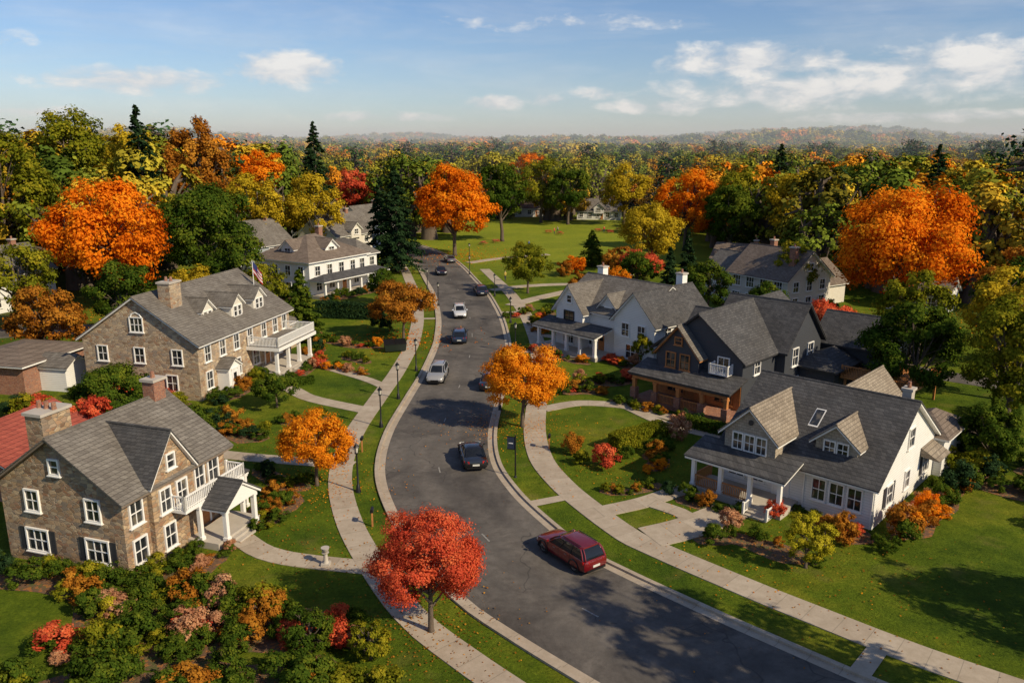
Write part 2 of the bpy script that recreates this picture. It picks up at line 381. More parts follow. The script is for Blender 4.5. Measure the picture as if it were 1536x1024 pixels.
def simple_house(name,x,y,phi,Lx,Ly,ze,zr,wall,roof,wins=3,dorm=False):
    h=House(name,x,y,phi); HOUSES.append((h,Lx,Ly))
    h.gable(0,Lx,0,Ly,0,ze,zr,'x',wall,roof)
    for i in range(wins):
        xx=Lx*(i+.5)/wins; h.win((xx,0,1.6),F_,1.1,1.4)
        if ze>4.5: h.win((xx,0,4.2),F_,1.1,1.4)
    for y_ in (Ly*.28,Ly*.72):
        h.win((0,y_,1.6),L_,1.1,1.4); h.win((Lx,y_,1.6),R_,1.1,1.4)
        if ze>4.5: h.win((0,y_,4.2),L_,1.1,1.4); h.win((Lx,y_,4.2),R_,1.1,1.4)
    h.win((0,Ly/2,ze+.7),L_,.9,.9); h.win((Lx,Ly/2,ze+.7),R_,.9,.9)
    h.door((Lx*.5+.9,0,.1),F_)
    if dorm: h.gable(Lx/2-1.6,Lx/2+1.6,-.6,Ly/2,ze-.8,ze+.9,ze+2.2,'y',wall,roof,over=.3); h.win((Lx/2,-.6,ze+.5),F_,1.2,1)
    h.chim(Lx*.8,Ly*.5,.8,.8,ze,zr+.9,brick,1)
    h.done(); return h
simple_house('grey_gabled_house',-48,146,60,11,10,5.6,9.6,M_siding('blue_grey_siding',(.34,.37,.40)),sh_grey,3)
simple_house('distant_house',-36,164,62,12,10,5.6,9.4,sid_cream,sh_grey,3,True)
simple_house('distant_house',-33,186,65,12,10,5.6,9.6,sid_white,sh_grey,3)
simple_house('distant_house',-47,200,65,12,10,5.6,9.6,sid_white,sh_brown,3)
simple_house('park_house',21,262,-8,14,9,2.9,6.3,sid_white,sh_grey,5,True)
simple_house('distant_house',1,272,0,13,9,3.0,6.5,sid_white,sh_brown,4)
simple_house('pink_house',38,152,-30,9,8,2.9,5.2,M_siding('pink_stucco',(.66,.44,.36)),sh_brown,3)
simple_house('distant_house',72,158,-30,13,9,5.2,8.5,sid_white,sh_grey,4)
simple_house('distant_house',-75,112,70,12,10,5.4,8.8,sid_white,sh_grey,3)
# ---- white farmhouse with gables (right, middle distance)
h=House('white_gabled_house',5.9,96.6,-49); HOUSES.append((h,12.5,10.5)); Dh=h
h.gable(0,12.5,0,10.5,0,4.9,8.0,'x',sid_white,sh_grey)
h.gable(.6,5.0,-1.2,5.2,0,4.9,7.6,'y',sid_white,sh_grey)
h.gable(9.6,15.4,-.8,9.0,0,4.9,7.9,'y',sid_white,sh_dark)
h.gable(6.1,8.7,.6,4.6,4,5.5,6.9,'y',sid_white,sh_grey,over=.3)
h.win((2.8,-1.2,3.9),F_,1.5,1.4,trim=darktrim); h.win((2.8,-1.2,6.1),F_,.7,.8,vm=0)
h.win((7.4,.6,5.0),F_,1.0,.9); h.win((11.3,-.8,3.8),F_,1.0,1.4); h.win((13.6,-.8,3.8),F_,1.0,1.4); h.win((12.5,-.8,1.4),F_,2.0,1.5,vm=2)
for y in (1.4,4.2,7.0): h.win((15.4,y,3.9),R_,1.0,1.4); h.win((15.4,y,1.4),R_,1.0,1.4)
h.p('porch').box(-.6,9.2,-3.4,-.01,.01,.45,concrete_p)
h.shed(-.9,9.4,-3.8,-.9,2.75,3.5,sh_dark)
for x in (-.3,2.2,4.4,6.6,8.9): h.column(x,-3.2,.45,2.62,w=.17)
h.door((7,0,.45),F_); h.win((5,0,1.6),F_,1.0,1.5); h.win((2.8,-1.2,1.6),F_,1.6,1.5,vm=2)
for y in (2,5,8): h.win((0,y,3.9),L_,1.0,1.3); h.win((0,y,1.5),L_,1.0,1.3)
h.chim(1.4,6,.9,.9,6,9.0,white,1); h.chim(12,8,.9,.9,6.5,9.2,white,1)
h.done()
# ---- charcoal house with cedar porch
h=House('charcoal_house',14.0,75.2,-44,.95); HOUSES.append((h,9.6,16)); Eh=h
h.gable(0,9.6,0,15.5,0,5.1,8.7,'y',sid_dark,sh_dark,trim=darktrim)
h.gable(2.4,10.6,6.3,14.0,0,5.2,8.9,'x',sid_dark,sh_dark,trim=darktrim)
h.gable(.9,5.5,-1.0,5,3,5.0,7.5,'y',sid_dark,sh_grey,trim=wood,over=.35)
h.gable(-1.2,5,7,11.5,3,5.0,7.2,'x',sid_dark,sh_dark,trim=darktrim)
h.win((2.4,-1.0,4.3),F_,.95,1.35,trim=wood); h.win((4.0,-1.0,4.3),F_,.95,1.35,trim=wood); h.win((3.2,-1.0,6.2),F_,.7,.6,trim=wood,vm=0)
h.win((7.6,0,4.2),F_,1.1,1.9)
h.p('balcony').box(6.6,8.6,-1.0,-.01,3.75,3.85,white); h.rail([(6.65,-.05),(6.65,-.95),(8.55,-.95),(8.55,-.05)],3.85,.8)
for y in (8.3,11.6): h.win((10.6,y,4.2),R_,1.1,1.6)
h.win((9.6,2.6,4.2),R_,1.0,1.3); h.win((9.6,4.6,1.5),R_,1.0,1.4)
h.win((10.6,8.3,1.4),R_,1.8,1.4,vm=2); h.win((10.6,12,1.4),R_,1.0,1.4); h.win((0,2,4.2),L_,1,1.3); h.win((0,13,4.2),L_,1,1.3)
P=h.p('porch'); P.box(-.6,9.8,-2.8,-.01,.01,.5,brick)
h.shed(-1.0,10.2,-3.2,-.03,2.85,3.65,sh_dark,darktrim)
P2=h.p('porch_beam'); P2.box(-.7,9.9,-2.95,-2.65,2.35,2.66,wood)
for x in (-.5,2.0,4.6,7.2,9.7): h.column(x,-2.8,.5,2.35,wood,.17,base=brick)
h.rail([(2.0,-2.8),(4.6,-2.8)],.5,.8,wood); h.rail([(4.6,-2.8),(7.2,-2.8)],.5,.8,wood)
h.win((2.5,-.06,1.75),F_,1.8,1.5,trim=wood,vm=2); h.win((7.8,-.06,1.75),F_,1.8,1.5,trim=wood,vm=2); h.door((5.2,-.06,.5),F_,1.1,2.1,wood,wood)
P.box(.05,9.55,-.055,-.008,.5,2.9,wood)
h.hip(9.61,14.2,9.5,18,0,3.0,4.4,sid_dark,sh_dark,darktrim)
D=h.p('deck'); D.box(14.4,21.5,10.5,18,2.4,2.6,wood)
for x in (14.8,18,21.1):
    for y in (10.9,17.6): D.box(x-.1,x+.1,y-.1,y+.1,0,2.4,wood)
h.rail([(14.5,10.6),(21.4,10.6),(21.4,17.9)],2.6,1.0,wood,part='deck_railing')
h.gable(9.7,17,15,21,0,4.6,7.0,'x',sid_dark,sh_dark,trim=darktrim); h.win((17,18,3.6),R_,1.4,1.3)
h.done()
# ---- white 1.5 storey house with porch (right foreground)
h=House('white_cape_house',15.2,54.2,-43,.87); HOUSES.append((h,12.2,12.2)); Fh=h
h.gable(0,12.2,0,12.2,0,3.1,7.0,'x',sid_white,sh_dark,over=.55)
h.gable(.6,4.9,-.9,6.2,2.8,4.6,6.4,'y',cream,sh_tan,over=.4)
h.gable(7.0,10.2,1.2,6.1,3.0,4.7,5.9,'y',cream,sh_tan,over=.35)
for x in (1.75,2.75,3.75): h.win((x,-.9,4.0),F_,.75,1.1,trim=white)
h.win((8.1,1.2,4.35),F_,.75,.85,trim=white); h.win((9.1,1.2,4.35),F_,.75,.85,trim=white)
h.p('vent').tube([(2.75,-.93,5.5),(2.75,-.99,5.5)],[.2,.2],darktrim,14)
h.p('porch').box(-1.2,6.6,-2.7,-.01,.01,.5,concrete_p)
h.shed(-1.5,6.9,-3.1,-.3,2.75,3.45,sh_dark)
for x in (-1.0,1.4,3.9,6.3): h.column(x,-2.5,.5,2.62,w=.15)
h.rail([(-1.0,-2.5),(1.4,-2.5)],.5,.8,wood); h.rail([(1.4,-2.5),(3.9,-2.5)],.5,.8,wood); h.rail([(-1.0,-2.5),(-1.0,0)],.5,.8,wood)
h.steps(4.2,6.0,-2.7,3,.5); h.door((5.1,0,.5),F_,1.1,2.1,white)
h.rail([(4.15,-2.7),(4.15,-3.7)],.15,.75,white,.2,'step_rail');h.rail([(6.05,-2.7),(6.05,-3.7)],.15,.75,white,.2,'step_rail')
h.win((1.3,0,1.8),F_,1.3,1.4); h.win((3.2,0,1.8),F_,.9,1.4); 
for x in (8.1,9.45,10.8): h.win((x,0,1.75),F_,.95,1.4)
for y in (2.6,10.0): h.win((12.2,y,1.6),R_,1.0,1.3,shut=darktrim)
h.win((12.2,6.1,1.6),R_,.8,1.2); h.win((12.2,6.1,4.6),R_,1.0,1.3)
h.p('awning').hexa([(12.25,8.7,2.5),(13.7,8.7,2.35),(13.7,11.3,2.35),(12.25,11.3,2.5),(12.25,8.7,3.1),(13.7,8.7,2.42),(13.7,11.3,2.42),(12.25,11.3,3.1)],sh_tan)
h.gable(3,9,8,15.5,0,3.3,6.4,'y',sid_white,sh_tan); h.hip(9.2,12.9,12.22,17,0,2.9,4.3,sid_white,sh_brown)
h.p('skylight').hexa([(5.6,2.6,4.85),(6.4,2.6,4.85),(6.4,4.0,5.75),(5.6,4.0,5.75),(5.6,2.6,5.02),(6.4,2.6,5.02),(6.4,4.0,5.92),(5.6,4.0,5.92)],white)
h.p('skylight').hexa([(5.68,2.7,5.09),(6.32,2.7,5.09),(6.32,3.9,5.86),(5.68,3.9,5.86),(5.68,2.7,5.11),(6.32,2.7,5.11),(6.32,3.9,5.885),(5.68,3.9,5.885)],glass)
h.chim(11.2,7.4,.7,.7,5.5,7.5,concrete_p,1)
h.p('downspout').box(12.02,12.12,-.12,-.02,.05,2.9,white); h.p('downspout').box(6.9,7.0,-.12,-.02,.05,2.9,white)
h.done()
# ---- house with brown roof (far right)
h=House('brown_roofed_house',33.4,122.3,-58); HOUSES.append((h,11,9.5)); Gh=h
h.gable(0,11,0,9.5,0,5.0,8.7,'x',sid_cream,sh_brown)
for y in (1.8,4.7,7.6): h.win((11,y,3.9),R_,1.1,1.4); h.win((11,y,1.5),R_,1.1,1.5)
h.win((11,4.7,6.6),R_,1.2,1)
for x in (1.6,4.2,6.8,9.4): h.win((x,0,3.9),F_,1.4,1.5,vm=2); h.win((x,0,1.4),F_,1.4,1.4,vm=2)
h.gable(-6,-.01,1,8,0,4.4,7.2,'x',sid_white,sh_grey); h.win((-3,1,3.4),F_,1.2,1.3); h.win((-3,1,1.4),F_,1.2,1.3)
h.chim(9.8,2.4,.9,.9,5,9.4,brick,1); h.chim(3,6,.8,.8,6,9.6,brick,1)
h.gable(1,9,9.51,16,0,3.2,6.2,'y',sid_cream,sh_brown)
h.done()
simple_house('brown_roofed_garage',56,118,-40,8,7,2.8,4.8,sid_white,sh_brown,2)
# ------------------------------------------------------------ terrain
def sst(a,b,x):
    t=min(1,max(0,(x-a)/(b-a))); return t*t*(3-2*t)
def HT(x,y):
    r=sst(350,2600,y)*3
    am=sst(300,1500,y)
    r+=am*(7*math.sin(x/420+1)*math.sin(y/420)+6*math.sin(x/170+y/260)+3*math.sin(x/90-y/140))
    for (cx,cy,a,sx,sy) in ((950,2450,38,420,350),(-1000,2500,22,380,350),(-250,2650,20,300,260),(330,2550,17,200,260),(60,1500,9,260,260),(-650,1500,12,250,250),(620,1450,14,260,260)):
        r+=a*math.exp(-((x-cx)/sx)**2-((y-cy)/sy)**2)
    return r
def axis(a,b,n,p): 
    t=np.linspace(-1,1,n); return a+(b-a)*0.5*(1+np.sign(t)*np.abs(t)**p)
xs=axis(-6000,6000,141,2.2); ys=np.concatenate([np.array([-500,-200,-50]),10+ (6500)*np.linspace(0,1,120)**2.2])
V=[(x,y,HT(x,y)) for y in ys for x in xs]; nx=len(xs)
Fc=[(j*nx+i,j*nx+i+1,(j+1)*nx+i+1,(j+1)*nx+i) for j in range(len(ys)-1) for i in range(nx-1)]
me=bpy.data.meshes.new('ground'); me.from_pydata(V,[],Fc); me.shade_smooth()
m,nt,out=new_mat('grass'); co=objco(nt)
n1=noise(nt,co,.09,6,.7); n2=noise(nt,co,.8,5,.7); n3=noise(nt,co,6,6,.8); n4=noise(nt,co,.3,4,.6)
c=ramp(nt,n1,[(.36,(.075,.125,.009)),(.50,(.145,.195,.012)),(.64,(.25,.25,.02))])
c=mixc(nt,.85,c,ramp(nt,n2,[(.3,(.48,.56,.42)),(.62,(1,1,1))]),'MULTIPLY')
c=mixc(nt,.9,c,ramp(nt,n3,[(.32,(.32,.40,.28)),(.6,(1.0,1.0,1.0))]),'MULTIPLY')
c=mixc(nt,mathn(nt,'MULTIPLY',mathn(nt,'SUBTRACT',n4,.57),3.0,True),c,(.20,.165,.045))
sp=N(nt,'ShaderNodeSeparateXYZ'); L(nt,co,sp.inputs[0])
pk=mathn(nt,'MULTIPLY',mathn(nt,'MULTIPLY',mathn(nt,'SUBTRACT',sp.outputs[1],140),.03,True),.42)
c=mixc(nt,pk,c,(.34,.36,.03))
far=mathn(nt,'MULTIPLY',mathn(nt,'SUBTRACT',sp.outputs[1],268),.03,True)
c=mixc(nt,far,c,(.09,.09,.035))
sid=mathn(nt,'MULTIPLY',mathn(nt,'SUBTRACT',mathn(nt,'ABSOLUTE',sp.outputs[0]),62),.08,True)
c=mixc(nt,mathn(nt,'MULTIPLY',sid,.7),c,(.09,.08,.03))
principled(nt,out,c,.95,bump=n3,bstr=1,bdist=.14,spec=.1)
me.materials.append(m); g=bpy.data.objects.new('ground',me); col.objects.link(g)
# ------------------------------------------------------------ ribbons
def smooth(pts,step=1.0):
    P=[Vector((p[0],p[1])) for p in pts]; P=[P[0]*2-P[1]]+P+[P[-1]*2-P[-2]]; o=[]
    for i in range(1,len(P)-2):
        a,b,c,d=P[i-1:i+3]; n=max(2,int((c-b).length/step))
        for k in range(n):
            t=k/n; o.append(.5*((2*b)+(c-a)*t+(2*a-5*b+4*c-d)*t*t+(3*b-a-3*c+d)*t**3))
    o.append(P[-2]); return o
def frames(P):
    T=[]
    for i in range(len(P)):
        d=P[min(i+1,len(P)-1)]-P[max(i-1,0)]; d.normalize(); T.append(d)
    return T
def ribbon(name,P,o0,o1,z0,z1,mat,s0=0,s1=None,link=True):
    T=frames(P); V=[];Fs=[];UV=[]; s=0; acc=[0]
    for i in range(1,len(P)): acc.append(acc[-1]+(P[i]-P[i-1]).length)
    idx=[i for i in range(len(P)) if acc[i]>=s0 and (s1 is None or acc[i]<=s1)]
    for i in idx:
        n=Vector((T[i].y,-T[i].x)); a=P[i]+n*o0; b=P[i]+n*o1
        V+=[(a.x,a.y,z0),(a.x,a.y,z1),(b.x,b.y,z1),(b.x,b.y,z0)]; UV.append(acc[i])
    me=bpy.data.meshes.new(name); w=o1-o0; uvs=[]
    full=z1-z0>.009
    for k in range(len(idx)-1):
        b=4*k; c=b+4
        q=[(b+1,c+1,c+2,b+2)]+([(b,c,c+1,b+1),(b+2,c+2,c+3,b+3)] if full else [])
        for f in q:
            Fs.append(f)
            for vi in f: uvs.append((0 if vi%4<2 else w, UV[vi//4]))
    me.from_pydata(V,[],Fs); uv=me.uv_layers.new(name='UVMap'); uv.data.foreach_set('uv',[a for p in uvs for a in p])
    me.materials.append(mat); o=bpy.data.objects.new(name,me); col.objects.link(o); return o
CL=smooth([(60,8),(38,14.5),(25,20.5),(16,26.6),(9.9,32),(6.2,35.6),(3.0,38.9),(.7,41.65),(-1.9,46.5),(-4.0,51.4),(-5.6,57.3),(-6.1,64.6),(-5.65,73.8),(-5.1,83),(-4.9,94.7),(-5.2,101.7),(-5.8,109.8),(-6.9,119.3),(-8.5,130.4),(-11.1,143.7),(-14.4,159.9),(-18.6,175),(-26,192),(-37,206),(-52,220)])
m_as,nt,out=new_mat('asphalt'); co=objco(nt)
n1=noise(nt,co,.16,6,.7,.8); n2=noise(nt,co,22,3,.8); n3=noise(nt,co,1.6,5,.75)
c=ramp(nt,n1,[(.36,(.090,.079,.071)),(.6,(.185,.163,.142))])
c=mixc(nt,.5,c,ramp(nt,n2,[(.3,(.5,.5,.5)),(.7,(1,1,1))]),'MULTIPLY')
c=mixc(nt,.75,c,ramp(nt,n3,[(.35,(.62,.61,.60)),(.62,(1,1,1))]),'MULTIPLY')
wv=N(nt,'ShaderNodeTexNoise',i_Scale=.5); L(nt,co,wv.inputs['Vector'])
va=N(nt,'ShaderNodeVectorMath',operation='MULTIPLY_ADD'); L(nt,wv.outputs[1],va.inputs[0]); va.inputs[1].default_value=(3,3,0); L(nt,co,va.inputs[2])
vo=N(nt,'ShaderNodeTexVoronoi',feature='DISTANCE_TO_EDGE',i_Scale=.16); L(nt,va.outputs[0],vo.inputs['Vector'])
cr=mathn(nt,'SUBTRACT',1,mathn(nt,'MULTIPLY',vo.outputs['Distance'],100,True))
gate=mathn(nt,'GREATER_THAN',noise(nt,co,.11,2),.46)
c=mixc(nt,mathn(nt,'MULTIPLY',mathn(nt,'MULTIPLY',cr,gate),.65),c,(.03,.028,.027))
uvn=N(nt,'ShaderNodeUVMap'); su=N(nt,'ShaderNodeSeparateXYZ'); L(nt,uvn.outputs[0],su.inputs[0])
wp=mathn(nt,'ADD',mathn(nt,'MULTIPLY',mathn(nt,'COSINE',mathn(nt,'MULTIPLY',su.outputs[0],2*math.pi/2.27)),.5),.5)
c=mixc(nt,mathn(nt,'MULTIPLY',mathn(nt,'MULTIPLY',wp,n3),.5),c,(.055,.052,.05))
principled(nt,out,c,.88,bump=n2,bstr=.35,bdist=.02,spec=.25)
m_conc,nt,out=new_mat('concrete'); co=objco(nt)
uvn=N(nt,'ShaderNodeUVMap'); su=N(nt,'ShaderNodeSeparateXYZ'); L(nt,uvn.outputs[0],su.inputs[0])
v=mathn(nt,'DIVIDE',su.outputs[1],1.6); fr=mathn(nt,'FRACT',v); j=mathn(nt,'LESS_THAN',fr,.025)
wn=N(nt,'ShaderNodeTexWhiteNoise',noise_dimensions='1D'); L(nt,mathn(nt,'FLOOR',v),wn.inputs['W'])
n1=noise(nt,co,1.1,5,.7); n2=noise(nt,co,12,4,.7)
c=ramp(nt,wn.outputs[0],[(0,(.43,.35,.265)),(1,(.50,.42,.325))])
c=mixc(nt,.6,c,ramp(nt,n1,[(.3,(.6,.56,.5)),(.65,(1,1,1))]),'MULTIPLY')
c=mixc(nt,.3,c,ramp(nt,n2,[(.3,(.6,.6,.6)),(.7,(1,1,1))]),'MULTIPLY')
c=mixc(nt,mathn(nt,'MULTIPLY',j,.5),c,(.14,.12,.09))
principled(nt,out,c,.9,bump=n2,bstr=.2,bdist=.01)
m_paint,nt,out=new_mat('worn_road_paint'); co=objco(nt)
n=noise(nt,co,9,5,.8); principled(nt,out,ramp(nt,n,[(.40,(.13,.12,.11)),(.6,(.38,.36,.32))]),.8)
ribbon('road',CL,-4.55,4.55,0,.004,m_as)
for sgn in (-1,1):
    a,b=(4.55,4.83) if sgn>0 else (-4.83,-4.55)
    ribbon('kerb',CL,a,b,0,.13,m_conc)
    a,b=(4.05,4.549) if sgn>0 else (-4.549,-4.05)
    ribbon('gutter',CL,a,b,0,.008,m_conc)
ribbon('sidewalk',CL,7.1,9.0,0,.05,m_conc,0,185)
ribbon('sidewalk',CL,-8.2,-6.5,0,.05,m_conc,0,205)
acc=[0]
for i in range(1,len(CL)): acc.append(acc[-1]+(CL[i]-CL[i-1]).length)
dash=empty('lane_markings',(0,0,0)); s=30
while s<200:
    o=ribbon('dash',CL,-.05,.05,0,.0085,m_paint,s,s+2.1); o.parent=dash; s+=11
def path(name,pts,w,mat=m_conc,z=.042,step=.8):
    return ribbon(name,smooth(pts,step),-w/2,w/2,0,z,mat)
k=[0]
def walk(pts,w): 
    k[0]+=1; return path('footpath',pts,w,z=.03+.0035*k[0])
walk([(-24.5,80.5),(-21.5,76.5),(-19.1,74),(-13.2,70.5)],1.6)
walk([(-28,61.5),(-21.7,59.5),(-12.2,57.6)],1.5)
walk([(-17.3,46.2),(-14,43.6),(-6.9,42.0)],1.5)
walk([(-19.5,84.5),(-15,80.5),(-12.5,77.5)],1.2)
walk([(2.9,71.0),(6.5,72.8),(10.4,72.0),(12.2,70.6),(14.6,68.4)],1.5)
walk([(10.6,72.0),(13.5,67.0),(17.5,63.5)],1.2)
walk([(5.8,49.5),(9.0,51.0),(12.2,53.0),(14.4,52.3),(16.0,50.6)],1.5)
walk([(8.6,46.0),(11.5,47.4),(14.8,49.8)],2.6)
walk([(9.6,50.9),(11.2,49.5),(12.0,48)],1.3)
walk([(3.2,88),(6,90.5),(9,89)],1.5)
walk([(2.2,101),(5.2,99.8),(7,97)],1.4)
walk([(-.2,120),(4,126),(10,133),(15,140),(22,150)],2.2)
walk([(-3.5,133),(2,137),(10,139),(20,137)],2.0)
walk([(-9,165),(-2,172),(8,178)],2.0)
for s0 in (48,74,96,118,140):
    ribbon('verge_crossing',CL,-6.5,-4.83,0,.045,m_conc,s0,s0+1.6); ribbon('verge_crossing',CL,4.83,7.1,0,.045,m_conc,s0+3,s0+5)
path('driveway',[(-90,98),(-70,101),(-56,104),(-46,100)],6,m_as,.02)
path('driveway',[(60,72),(44,84),(38,96),(48,108)],4,m_as,.02)
# ------------------------------------------------------------ foliage
def leaf_quads(P,Nn,size,rs,asp=.8):
    n=len(P); Nn=Nn/np.linalg.norm(Nn,axis=1,keepdims=True)
    r=rs.normal(size=(n,3)); t=np.cross(Nn,r); t/=np.linalg.norm(t,axis=1,keepdims=True)+1e-9; b=np.cross(Nn,t)
    s=size[:,None]; bend=Nn*s*.25
    V=np.stack([P+t*s,P+b*s*asp+bend,P-t*s,P-b*s*asp+bend],1).reshape(-1,3); return V
def build(name,mb,LV,tint,leafmat):
    nv=len(mb.v); fl=[len(f) for f in mb.f]; nl=len(LV)//4
    V=np.concatenate([np.array(mb.v,dtype=np.float32).reshape(-1,3),LV.astype(np.float32)])
    lo=np.concatenate([np.array([i for f in mb.f for i in f],dtype=np.int32),np.arange(nv,nv+nl*4,dtype=np.int32)])
    tot=np.concatenate([np.array(fl,dtype=np.int32),np.full(nl,4,np.int32)])
    st=np.concatenate([[0],np.cumsum(tot)[:-1]]).astype(np.int32)
    me=bpy.data.meshes.new(name); me.vertices.add(len(V)); me.vertices.foreach_set('co',V.ravel())
    me.loops.add(len(lo)); me.loops.foreach_set('vertex_index',lo); me.polygons.add(len(tot)); me.polygons.foreach_set('loop_start',st)
    me.materials.append(bark); me.materials.append(leafmat)
    mi=np.concatenate([np.zeros(len(fl),np.int32),np.ones(nl,np.int32)]); me.update(calc_edges=True)
    me.polygons.foreach_set('material_index',mi)
    at=me.attributes.new('tint','FLOAT','FACE'); at.data.foreach_set('value',np.concatenate([np.zeros(len(fl)),tint]).astype(np.float32))
    return me
def unit(a): return a/(np.linalg.norm(a,axis=1,keepdims=True)+1e-9)
def decid(name,h,dia,pal,nleaf=9000,leaf=.2,seed=0,K=None,cb=None,mat=None,trunk=True,flat=.75,M=11,up=.3):
    rs=np.random.default_rng(seed); r=dia/2*.93; cb=.2*h if cb is None else cb
    zc=cb+(h-cb)*.42; K=K or 120
    i=np.arange(M)+.5; ph=np.arccos(np.clip(1-2*i/M*.88,-1,1)); th=i*2.39996+rs.uniform(0,6.28)
    ld=np.stack([np.cos(th)*np.sin(ph),np.sin(th)*np.sin(ph),np.cos(ph)],1); ld=unit(ld+rs.normal(size=(M,3))*.18)
    lr=rs.uniform(.36,.50,M); dist=(1.0-lr)*rs.uniform(.84,1.10,M)
    zs=np.where(ld[:,2]>0,(h-zc),(zc-cb))
    LC=np.stack([ld[:,0]*r*dist,ld[:,1]*r*dist,zc+ld[:,2]*zs*dist],1)
    LC=np.concatenate([LC,[[0,0,zc+.15*(h-zc)]]]); lr=np.append(lr,.55); ld=np.concatenate([ld,[[0,0,.3]]])
    ltint=rs.normal(size=M+1)*.11
    li=rs.integers(0,M+1,K); d=unit(rs.normal(size=(K,3))+ld[li]*.75+np.array([0,0,.25]))
    f=rs.uniform(.45,1.05,K)**.5
    sc3=np.stack([np.full(K,r),np.full(K,r),np.full(K,(h-cb)/2)],1)
    Cc=LC[li]+d*lr[li][:,None]*f[:,None]*sc3*np.array([1,1,.9])
    cr=r*rs.uniform(.11,.20,K)*(1.0 if K>80 else 1.45)
    w=cr**2; cnt=rs.multinomial(nleaf,w/w.sum()); ci=np.repeat(np.arange(K),cnt); n=len(ci)
    q=unit(rs.normal(size=(n,3))); q2=q*(rs.uniform(.05,1,n)**.5)[:,None]*np.array([1,1,flat])
    P=Cc[ci]+q2*cr[ci][:,None]*rs.uniform(.75,1.4,n)[:,None]
    P[:,2]=np.maximum(P[:,2],.04*h if trunk else .02)
    P[:,2]=np.minimum(P[:,2],h*1.03)
    outl=unit(P-LC[li][ci])
    Nn=q*.55+outl*.75+np.array([0,0,up])+rs.normal(size=(n,3))*.38
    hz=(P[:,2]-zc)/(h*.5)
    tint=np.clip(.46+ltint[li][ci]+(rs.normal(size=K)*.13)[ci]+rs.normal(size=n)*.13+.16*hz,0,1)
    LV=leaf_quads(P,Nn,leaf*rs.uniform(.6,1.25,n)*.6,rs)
    mb=MB(); mb.mi(bark)
    if trunk:
        tr=max(.09,h*.020); x1,y1=rs.normal(size=2)*h*.012
        mb.tube([(0,0,-.1),(0,0,.03*h),(0,0,.12*h),(x1,y1,.3*h),(x1*1.5,y1*1.5,zc+.2*h)],[tr*1.6,tr*1.15,tr,tr*.8,tr*.25],bark,9)
        for q_ in range(M):
            a=Vector((x1,y1,rs.uniform(.2,.42)*h)); b=Vector(LC[q_])
            if b.z<a.z*.8: a.z=max(.16*h,b.z*.8)
            mid=a.lerp(b,.5)+Vector((0,0,-.02*h)); mb.tube([a,mid,b],[tr*.55,tr*.36,tr*.2],bark,6,False)
            for k_ in np.where(li==q_)[0][:5]:
                mb.tube([mid if rs.random()<.4 else b,Vector(Cc[k_])],[tr*.18,tr*.05],bark,4,False)
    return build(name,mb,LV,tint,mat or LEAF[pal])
def conifer(name,h,dia,pal='dark',nb=150,per=60,leaf=.3,seed=0,mat=None):
    rs=np.random.default_rng(seed); Ps=[];Ns=[];Ts=[]; mb=MB(); mb.mi(bark)
    mb.tube([(0,0,-.1),(0,0,h*.5),(0,0,h*.97)],[h*.018,h*.011,.02],bark,7)
    for i in range(nb):
        t=(i+.5)/nb; t=t**.85; z=h*(.05+.94*t); R=dia/2*(1-t)**.8*rs.uniform(.70,1.18)+.04*dia*(1-t)+.1
        a=rs.uniform(0,6.283); dx,dy=math.cos(a),math.sin(a)
        n=int(per*(.35+1.1*(1-t))); s=rs.uniform(.12,1,n)**.7
        drop=-.28*R*s**1.6+.10*R*s
        P=np.stack([dx*R*s,dy*R*s,z+drop],1); wd=.16*R*(1.15-s)+.05
        P+=rs.normal(size=(n,3))*np.stack([wd,wd,wd*.45],1)
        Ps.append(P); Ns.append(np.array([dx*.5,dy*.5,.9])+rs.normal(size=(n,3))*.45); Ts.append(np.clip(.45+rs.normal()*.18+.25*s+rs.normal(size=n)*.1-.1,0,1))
        if i%4==0: mb.tube([(0,0,z),(dx*R*.8,dy*R*.8,z-.12*R)],[.03+.004*h*(1-t),.01],bark,4,False)
    P=np.concatenate(Ps); Nn=np.concatenate(Ns); T=np.concatenate(Ts)
    LV=leaf_quads(P,Nn,leaf*rs.uniform(.6,1.3,len(P))*.6,rs,.55)
    return build(name,mb,LV,T,mat or LEAF[pal])
def place(name,me,x,y,rot=None,sc=1,z=0):
    o=bpy.data.objects.new(name,me); col.objects.link(o); o.location=(x,y,z)
    o.rotation_euler=(0,0,random.uniform(0,6.28) if rot is None else rot); o.scale=(sc,sc,sc) if isinstance(sc,(int,float)) else sc; return o
seed=[100]
def T(name,pal,x,y,h,dia,n=11000,leaf=None,**k):
    seed[0]+=1; leaf=leaf or max(.11,dia*.022)
    return place(name,decid(name,h,dia,pal,int(n*1.15),leaf*.9,seed[0],**k),x,y)
def C(name,x,y,h,dia,pal='dark',**k):
    seed[0]+=1; return place(name,conifer(name,h,dia,pal,seed=seed[0],**k),x,y)
T('maple_tree','orange',-59,117,20,18.5,22000,.42,K=260,M=16)
T('oak_tree','green',-51.5,136,18,18.5,18000,.42,K=220,M=14)
T('oak_tree','ygreen',-92,172,34,22,14000,.6,K=180)
T('oak_tree','ygreen',-84,134,29,18,14000,.5,K=180)
T('oak_tree','yellow',-75,162,30,15,12000,.5)
C('spruce_tree',-69,153,31,13,leaf=.6,per=80)
T('oak_tree','rust',-66,172,31,17,15000,.5,K=200)
T('maple_tree','orange',-58,186,25,15,12000,.45)
T('birch_tree','yellow',-51,160,20,14,12000,.42)
C('spruce_tree',-46,192,29,12,leaf=.6,per=80)
T('birch_tree','yellow',-41,168,18.5,14.5,12000,.42)
T('maple_tree','red',-43,222,18,16,8000,.5)
C('pine_tree',-21.8,152,20,10,per=95,leaf=.42,nb=190)
C('pine_tree',-25.5,157,17.5,8.5,per=80,leaf=.42)
